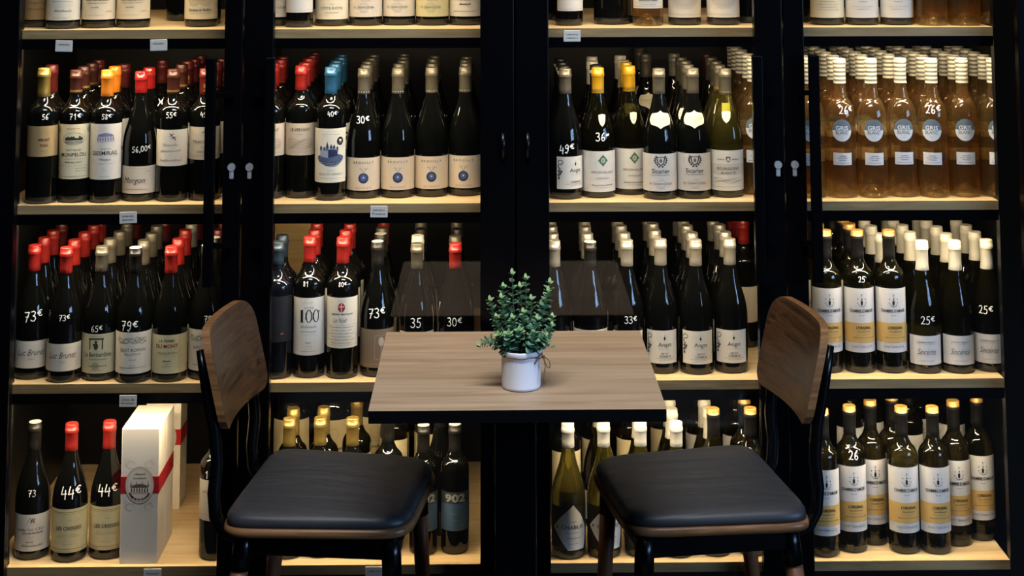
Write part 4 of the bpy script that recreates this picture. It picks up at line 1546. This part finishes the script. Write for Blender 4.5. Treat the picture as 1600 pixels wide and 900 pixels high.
def gift_box(x0, y0, w, d, label):
    t = thing('gift_box', label, 'box', (x0 + w / 2, y0 + d / 2, SHELF[4] + .0002), 0, 'white bottle boxes on the bottom shelf')
    h = .303
    MB().box(-w / 2, w / 2, -d / 2, d / 2, 0, h, 0, .0015).build('carton', WHITEBOX, t)
    zb, hb, e = .176, .019, .0006
    MB().box(-w / 2 - e, w / 2 + e, -d / 2 - e, d / 2 + e, zb - hb, zb + hb).build('red_ribbon', RIBBON, t)
    S = Sheet(21)
    S.disc(0, .176, .033, .041, '#cdc5b9', 0, 0, 360, 36, 3, True).ring(0, .176, .033, .041, .0012, '#a0968a').ring(0, .176, .0295, .037, .0007, '#a3998c')
    S.cursive(.026, .006, 0, .200, '#6b6258', .0006).cursive(.030, .006, 0, .191, '#6b6258', .0006)
    chateau(S, 0, .168, .044, .020, '#57504a')
    for a in (-.02, -.007, .007, .02):
        S.poly([(a - .002, .172), (a + .002, .172), (a, .186)], '#57504a', 3)
    r = random.Random(4)
    for k in range(26):
        a = PI * (1.1 + .8 * r.random())
        S.disc(.024 * math.cos(a), .166 + .022 * math.sin(a), .0022, .0018, r.choice(['#6b5a4a', '#7d4a42', '#57504a']), 3, n=8, rings=1)
    for sg in (-1, 1):
        for zc in (.128, .222):
            S.ring(sg * .022, zc, .010, .008, .0007, '#aaa196', 2, 0, 300).ring(sg * .030, zc + .006, .006, .006, .0006, '#aaa196', 2, 60, 330)
    o = link_mesh('front_print', S.mesh('front_print', None, d / 2 + .0009, True), t)
    o['label'] = 'oval castle emblem on the box front'
    return t


gift_box(-1.070, .045, .088, .088, 'white gift box with red ribbon and oval castle print, nearest of three')
gift_box(-1.070, .136, .088, .088, 'white gift box with red ribbon, directly behind the nearest gift box')
gift_box(-1.082, .386, .088, .088, 'white gift box with red ribbon, farthest back of three, set apart')

CRATE = wood('crate_pine', '#8f7346', '#b39a68', 30, 0.6, 'X')
_t = thing('wooden_wine_case', 'pale wooden wine case at the back of the third shelf behind navy-capped bottles', 'crate', (-.715, .64, SHELF[3] + .0002))
MB().box(-.070, .030, -.07, .07, 0, .012, 0, .001).box(-.070, .030, -.07, -.06, .012, .33, 0, .001).box(-.070, .030, .06, .07, .012, .33, 0, .001).box(-.070, -.060, -.06, .06, .012, .33, 0, .001).box(.020, .030, -.06, .06, .012, .33, 0, .001).build('case_walls', CRATE, _t)
MB().box(-.072, .032, -.072, .072, .3305, .341, 0, .001).build('case_lid', CRATE, _t)

TAGM = mat('shelf_tag_plastic', '#c9c6be', 0.4, 0, 0.5)


def shelf_tag(x, z, label, lines, tilt=0.0):
    t = thing('shelf_tag', label, 'price tag', (x, .0272, z), 0, 'paper tags on the shelf edges')
    t.rotation_euler = (0, tilt, 0)
    MB().box(-.0205, .0205, 0, .002, -.0135, .0135, 0, .0012).build('tag_card', TAGM, t)
    S = Sheet(int(abs(x) * 1000))
    for k, ln in enumerate(lines):
        zz = .004 - k * .0085
        if ln.startswith('~'):
            S.scrib(.028, .0040, 0, zz, '#77746d', 1)
        else:
            S.text(ln, .030, .0056, 0, zz, '#5a5751', 0, .0, 1)
    link_mesh('tag_writing', S.mesh('tag_writing', None, .0004, True), t)


shelf_tag(-1.225, 1.3775, 'small white tag under the top shelf, first door, left one', ['~'], .03)
shelf_tag(-.999, 1.379, 'small white tag under the top shelf, first door, right one', ['~'], -.02)
shelf_tag(-.009, 1.397, 'small white tag on the top shelf edge, third door', ['~', '~'])
shelf_tag(-1.063, .977, 'small white tag under the second shelf, first door, below script label', ['~', '~'], -.04)
shelf_tag(-.470, .988, 'small white tag on the second shelf edge, below the blue-berry labels', ['~', 'Provence'])
shelf_tag(-1.054, .559, 'small white tag under the third shelf, above the gift boxes', ['Côte de', 'Bourgogne'])
shelf_tag(-.989, .171, 'small white tag on the bottom shelf edge, below the gift boxes', ['~'])
shelf_tag(-.476, .172, 'small white tag on the bottom shelf edge, behind the left chair', ['~'])

# ------------------------------------------------------------------ table
tb = thing('bistro_table', 'square oak-topped bistro table with black edge and black column', 'table', (-.1535, -.409, 0), 0.0011)
_hw = .28725


def rounded_slab(hw, hd, z0, z1, r, mi_top=0, mi_side=0, seg=5):
    pts = []
    for sx, sy, a0 in ((1, 1, 0), (-1, 1, 90), (-1, -1, 180), (1, -1, 270)):
        for k in range(seg + 1):
            a = math.radians(a0 + 90 * k / seg)
            pts.append((sx * (hw - r) + r * math.cos(a), sy * (hd - r) + r * math.sin(a)))
    n = len(pts)
    mb = MB()
    mb.add([(x, y, z1) for x, y in pts], [list(range(n))], mi_top)
    mb.add([(x, y, z0) for x, y in pts], [list(range(n))[::-1]], mi_side)
    mb.add([(x, y, z0) for x, y in pts] + [(x, y, z1) for x, y in pts], [[k, (k + 1) % n, n + (k + 1) % n, n + k] for k in range(n)], mi_side, False)
    return mb


rounded_slab(_hw, _hw, .7265, .750, .004, 0, 1).build('table_top', [TABLEWOOD, EDGE], tb)
MB().box(-.043, .043, -.043, .043, .02, .716, 0, .003).build('column', BLACK_METAL, tb)
MB().box(-.16, .16, -.16, .16, .716, .7262, 0, .002).build('top_plate', BLACK_METAL, tb)
MB().box(-.20, .20, -.20, .20, 0, .014, 0, .004).box(-.06, .06, -.06, .06, .014, .020, 0, .002).build('base_plate', BLACK_METAL, tb)

# ------------------------------------------------------------------ chairs
LEATHER = mat('black_leather', (0.022, 0.0225, 0.025), 0.47, 0, 0.5)
_nt = LEATHER.node_tree
_tc = _nt.nodes.new('ShaderNodeTexCoord')
_mp = _nt.nodes.new('ShaderNodeMapping')
_mp.inputs['Scale'].default_value = (3, 11, 3)
_n1 = _nt.nodes.new('ShaderNodeTexNoise')
_n1.inputs['Scale'].default_value = 1.0
_n1.inputs['Detail'].default_value = 3
_n1.inputs['Distortion'].default_value = 0.8
_n2 = _nt.nodes.new('ShaderNodeTexNoise')
_n2.inputs['Scale'].default_value = 420
_ad = _nt.nodes.new('ShaderNodeMath')
_ad.operation = 'MULTIPLY_ADD'
_ad.inputs[1].default_value = 0.03
_bp = _nt.nodes.new('ShaderNodeBump')
_bp.inputs['Strength'].default_value = 0.7
_bp.inputs['Distance'].default_value = 0.010
_nt.links.new(_tc.outputs['Object'], _mp.inputs[0])
_nt.links.new(_mp.outputs[0], _n1.inputs['Vector'])
_nt.links.new(_tc.outputs['Object'], _n2.inputs['Vector'])
_nt.links.new(_n2.outputs[0], _ad.inputs[0])
_nt.links.new(_n1.outputs[0], _ad.inputs[2])
_nt.links.new(_ad.outputs[0], _bp.inputs['Height'])
_nt.links.new(_bp.outputs[0], _nt.nodes['Principled BSDF'].inputs['Normal'])


def seat_outline(grow=0.0, n=56):
    """superellipse-like plan: squarer at the back, rounder at the front; x forward"""
    pts = []
    for k in range(n):
        a = 2 * PI * k / n
        c, s = math.cos(a), math.sin(a)
        e = 0.22 if c < 0 else 0.30
        x = math.copysign(abs(c) ** e, c) * (.188 + grow)
        half = .199 - .014 * (x / .19)
        y = math.copysign(abs(s) ** .25, s) * (half + grow)
        pts.append((x, y))
    return pts


def cushion_mesh():
    mb = MB()
    lay = [(-.010, .475), (.0, .477), (.0015, .481), (.000, .489), (-.005, .495), (-.013, .4995), (-.030, .5025), (-.07, .5035), (-.12, .504)]
    rings = []
    n = 56
    for g, z in lay:
        o = len(mb.v)
        for x, y in seat_outline(0.0, n):
            L = math.hypot(x, y)
            q = (L + g) / L
            mb.v.append((x * q, y * q, z - .004 * max(0, x - .10) / .09 * (1 if z > .488 else 0)))
        rings.append(o)
    for a, b in zip(rings, rings[1:]):
        for k in range(n):
            mb.f.append([a + k, a + (k + 1) % n, b + (k + 1) % n, b + k])
            mb.m.append(0)
            mb.s.append(True)
    mb.f.append([rings[-1] + k for k in range(n)])
    mb.m.append(0)
    mb.s.append(True)
    return mb


def seat_ply_mesh():
    mb = MB()
    n = 56
    lay = [(-.010, .456), (.001, .4575), (.005, .461), (.006, .468), (.004, .4745), (-.006, .4765)]
    rings = []
    for g, z in lay:
        o = len(mb.v)
        for x, y in seat_outline(g, n):
            mb.v.append((x, y, z))
        rings.append(o)
    for a, b in zip(rings, rings[1:]):
        for k in range(n):
            mb.f.append([a + k, a + (k + 1) % n, b + (k + 1) % n, b + k])
            mb.m.append(0)
            mb.s.append(True)
    mb.f.append([rings[0] + k for k in range(n)][::-1])
    mb.f.append([rings[-1] + k for k in range(n)])
    mb.m += [0, 0]
    mb.s += [False, False]
    return mb


def backrest_mesh():
    """curved plywood panel with rounded corners, leaning back; material 1 on the rim"""
    NU, NV = 28, 14
    th = .017
    hw = .168
    z0, z1 = .644, .838
    top, bot = .052, .036

    def width(v):
        z = z0 + (z1 - z0) * v
        w = hw
        if z > z1 - top:
            q = (z - (z1 - top)) / top
            w -= top * 1.05 * (1 - math.sqrt(max(0, 1 - q * q)))
        if z < z0 + bot:
            q = ((z0 + bot) - z) / bot
            w -= bot * (1 - math.sqrt(max(0, 1 - q * q)))
        return w

    def P(u, v, side):
        vv = .5 - .5 * math.cos(PI * v)
        w = width(vv)
        y = w * u
        z = z0 + (z1 - z0) * vv
        x = -.214 - .046 * ((z - z0) / (z1 - z0)) + .020 * (y / hw) ** 2
        return (x + side * th / 2, y, z)
    mb = MB()
    for side in (1, -1):
        vv = [P(-1 + 2 * i / NU, j / NV, side) for j in range(NV + 1) for i in range(NU + 1)]
        ff = [[j * (NU + 1) + i, j * (NU + 1) + i + 1, (j + 1) * (NU + 1) + i + 1, (j + 1) * (NU + 1) + i] for j in range(NV) for i in range(NU)]
        if side < 0:
            ff = [f[::-1] for f in ff]
        mb.add(vv, ff, 0, True)
    # rim
    loop = [(i, 0) for i in range(NU)] + [(NU, j) for j in range(NV)] + [(NU - i, NV) for i in range(NU)] + [(0, NV - j) for j in range(NV)]
    va = [P(-1 + 2 * i / NU, j / NV, 1) for i, j in loop]
    vb = [P(-1 + 2 * i / NU, j / NV, -1) for i, j in loop]
    n = len(loop)
    mb.add(va + vb, [[k, n + k, n + (k + 1) % n, (k + 1) % n] for k in range(n)], 1, False)
    return mb


def chair(label, x, y, rz):
    t = thing('dining_chair', label, 'chair', (x, y, 0), rz)
    cushion_mesh().build('seat_cushion', LEATHER, t)
    seat_ply_mesh().build('seat_board', WALNUT_X, t)
    backrest_mesh().build('backrest', [WALNUT, WALNUT_X], t)
    for s in (-1, 1):
        # curved black support from under the seat up to the back of the panel
        pts = [(-.11, s * .142, .438), (-.165, s * .144, .435), (-.200, s * .146, .445), (-.217, s * .147, .475), (-.221, s * .147, .52), (-.215, s * .147, .58), (-.221, s * .147, .645),
               (-.232, s * .147, .69), (-.243, s * .146, .74), (-.256, s * .143, .80)]
        MB().tube(pts, [.013] * 8 + [.011, .008], 12).build('back_support', BLACK_METAL, t)
    mb = MB()
    mb.box(-.150, .150, -.178, -.158, .414, .457, 0, .002).box(-.150, .150, .158, .178, .414, .457, 0, .002)
    mb.box(-.160, -.140, -.158, .158, .414, .457, 0, .002).box(.140, .160, -.158, .158, .414, .457, 0, .002)
    mb.build('seat_frame', BLACK_METAL, t)
    for sx in (-1, 1):
        for sy in (-1, 1):
            a = Vector((sx * .150, sy * .162, .455))
            b = Vector((sx * (.205 if sx < 0 else .172), sy * .192, 0.0))
            m = a + (b - a) * (.050 / .448)
            m2 = a + (b - a) * (.072 / .448)
            leg = MB().tube([m, a + (b - a) * .45, b], [.0185, .0165, .012], 16).build('leg', LEGWOOD, t)
            MB().tube([a, m2], [.0200, .0200], 16).build('leg_sleeve', BLACK_METAL, leg)
    return t


chair('walnut chair with black leather seat, left of the table, backrest on its left side', -.535, -.341, math.radians(-7))
chair('walnut chair with black leather seat, right of the table, turned slightly toward the camera', .229, -.339, math.radians(188.5))

# ------------------------------------------------------------------ potted plant
POTM = mat('white_ceramic', '#dcdde6', 0.38, 0, 0.5)
TWINE = mat('jute_twine', '#6b5540', 0.85)
SOIL = mat('moss_soil', '#2a2a1c', 0.9)
STEM = mat('green_stem', '#5d7a4a', 0.6)
LEAF = mat('leaf_green', '#4d7458', 0.5)
_nt = LEAF.node_tree
_g = _nt.nodes.new('ShaderNodeVertexColor') if False else _nt.nodes.new('ShaderNodeAttribute')
_g.attribute_name = 'tone'
_cr = _nt.nodes.new('ShaderNodeValToRGB')
_cr.color_ramp.elements[0].color = lin('#648f7c')
_cr.color_ramp.elements[1].color = lin('#a5b87a')
_e = _cr.color_ramp.elements.new(.55)
_e.color = lin('#769b70')
_nt.links.new(_g.outputs['Fac'], _cr.inputs[0])
_nt.links.new(_cr.outputs[0], _nt.nodes['Principled BSDF'].inputs['Base Color'])

pl = thing('potted_plant', 'small green leafy plant in a white ribbed pot on the table', 'plant', (-.1435, -.547, .7502))
_n = 72
_mb = MB()
_prof = [(.0, .001), (.034, .0), (.0385, .0015), (.0393, .006), (.0398, .060), (.0402, .064), (.0415, .069), (.0420, .0735), (.0412, .0755), (.0392, .0745), (.0385, .070), (.0380, .064), (.0, .0635)]
_o = 0
_mb.lathe(_prof, _n)
# ribs: alternate columns of the straight wall sink a little
_v = _mb.v
for _i, _p in enumerate(_v):
    _r = math.hypot(_p[0], _p[1])
    if .0390 < _r < .0400 and .005 < _p[2] < .061:
        _k = round(math.atan2(_p[1], _p[0]) / (2 * PI) * _n)
        if _k % 2:
            _v[_i] = (_p[0] * .975, _p[1] * .975, _p[2])
for _i in range(len(_mb.s)):
    _mb.s[_i] = True
_pot = _mb.build('pot', POTM, pl)
MB().lathe([(.0372, .0655), (.02, .069), (0, .070)], 24).build('soil', SOIL, pl)
_tw = MB()
_tw.tube([(.0420 * math.cos(a * PI / 24), .0420 * math.sin(a * PI / 24), .0655 + .0008 * math.sin(a)) for a in range(49)], .0013, 6, caps=False)
_bx, _by, _bz = .038, -.0215, .0655


def _loop(dx, dz, w, n=14):
    return [(_bx + .006 + dx * math.sin(PI * k / n) + w * math.sin(2 * PI * k / n) * .25, _by - .004 - .003 * math.sin(PI * k / n), _bz + dz * math.sin(PI * k / n) + w * math.sin(2 * PI * k / n)) for k in range(n + 1)]


_tw.tube(_loop(-.020, .004, .006), .0012, 6).tube(_loop(.013, -.018, .006), .0012, 6)
_tw.tube([(_bx + .006, _by - .004, _bz), (_bx + .010, _by - .006, _bz - .02), (_bx + .006, _by - .006, _bz - .040), (_bx + .0075, _by - .006, _bz - .052)], .0012, 6)
_tw.tube([(_bx + .006, _by - .004, _bz), (_bx - .006, _by - .007, _bz - .006), (_bx - .012, _by - .010, _bz - .013)], .0012, 6)
_tw.lathe([(0, _bz - .003), (.003, _bz - .002), (.0035, _bz), (.003, _bz + .002), (0, _bz + .003)], 8, cx=_bx + .006, cy=_by - .004)
_tw.build('twine_bow', TWINE, pl)

_st, _lf, _tone = MB(), MB(), []
_lr = random.Random(12)


def leaf(p, d, up, L, w, tone):
    d = d.normalized()
    s = d.cross(up)
    s = s.normalized() if s.length > 1e-4 else Vector((1, 0, 0))
    nn = s.cross(d)
    vs, fs = [], []
    K = 5
    for i in range(K + 1):
        q = i / K
        ww = w * math.sin(PI * min(.97, .08 + .9 * q)) ** .8
        c = p + d * (L * q) - nn * (L * .18 * q * q)
        vs += [c - s * ww + nn * ww * .28, c, c + s * ww + nn * ww * .28]
    for i in range(K):
        for j in (0, 1):
            fs.append([3 * i + j, 3 * i + j + 1, 3 * i + 4 + j, 3 * i + 3 + j])
    _lf.add([tuple(v) for v in vs], fs, 0, True)
    _tone.extend([tone] * len(vs))


def sprig(tip, base, bend, pairs, size):
    b, t = Vector(base), Vector(tip)
    mid = (b + t) / 2 + Vector(bend)
    pts = [(b * (1 - q) ** 2 + mid * 2 * q * (1 - q) + t * q * q) for q in [k / 12 for k in range(13)]]
    _st.tube([tuple(p) for p in pts], [.0011 - .0006 * k / 12 for k in range(13)], 5)
    for i in range(pairs):
        q = .18 + .80 * i / max(1, pairs - 1)
        k = min(11, int(q * 12))
        p = pts[k].lerp(pts[k + 1], q * 12 - k)
        ax = (pts[k + 1] - pts[k]).normalized()
        o = ax.orthogonal().normalized()
        a = i * PI / 2 + _lr.uniform(-.4, .4)
        sd = (o * math.cos(a) + ax.cross(o) * math.sin(a))
        sz = size * (1.05 - .40 * q) * _lr.uniform(.85, 1.15)
        tn = min(1, max(0, .12 + .55 * q ** 2 + _lr.uniform(-.12, .2)))
        for g in (1, -1):
            leaf(p, sd * g + ax * (.45 + .4 * q), ax, sz, sz * .46, tn)
    leaf(t, (pts[-1] - pts[-2]), Vector((0, -1, 0)), size * .6, size * .18, .85)


TIPS = [(-.018, -.005, .222), (-.002, .01, .192), (.020, -.01, .172), (.054, .0, .186), (.058, .01, .200), (-.040, -.012, .176), (-.062, .0, .168), (-.028, .02, .162), (.040, .02, .155), (.062, -.01, .136),
        (.060, -.02, .122), (-.050, -.02, .138), (.004, -.025, .150), (-.018, -.03, .140), (.030, -.03, .138), (-.036, .015, .190), (.010, .02, .206), (-.004, -.035, .118), (.024, -.038, .112), (-.026, -.036, .112), (.046, -.030, .106), (-.044, -.030, .108)]
for _k, _tp in enumerate(TIPS):
    _b = (_tp[0] * .35 + _lr.uniform(-.008, .008), _tp[1] * .35 + _lr.uniform(-.008, .008), .067)
    sprig(_tp, _b, (_tp[0] * .25, _tp[1] * .2 - .004, .012), 9 if _tp[2] > .15 else 7, .0190)
for _tp in ((-.082, -.022, .088), (-.074, -.028, .100), (.060, -.028, .088)):
    sprig(_tp, (_tp[0] * .3, -.012, .068), (-.005, -.008, .022), 8, .0150)
_st.build('stem', STEM, pl)
_fo = _lf.build('foliage', LEAF, pl)
_at = _fo.data.attributes.new('tone', 'FLOAT', 'POINT')
_at.data.foreach_set('value', _tone)
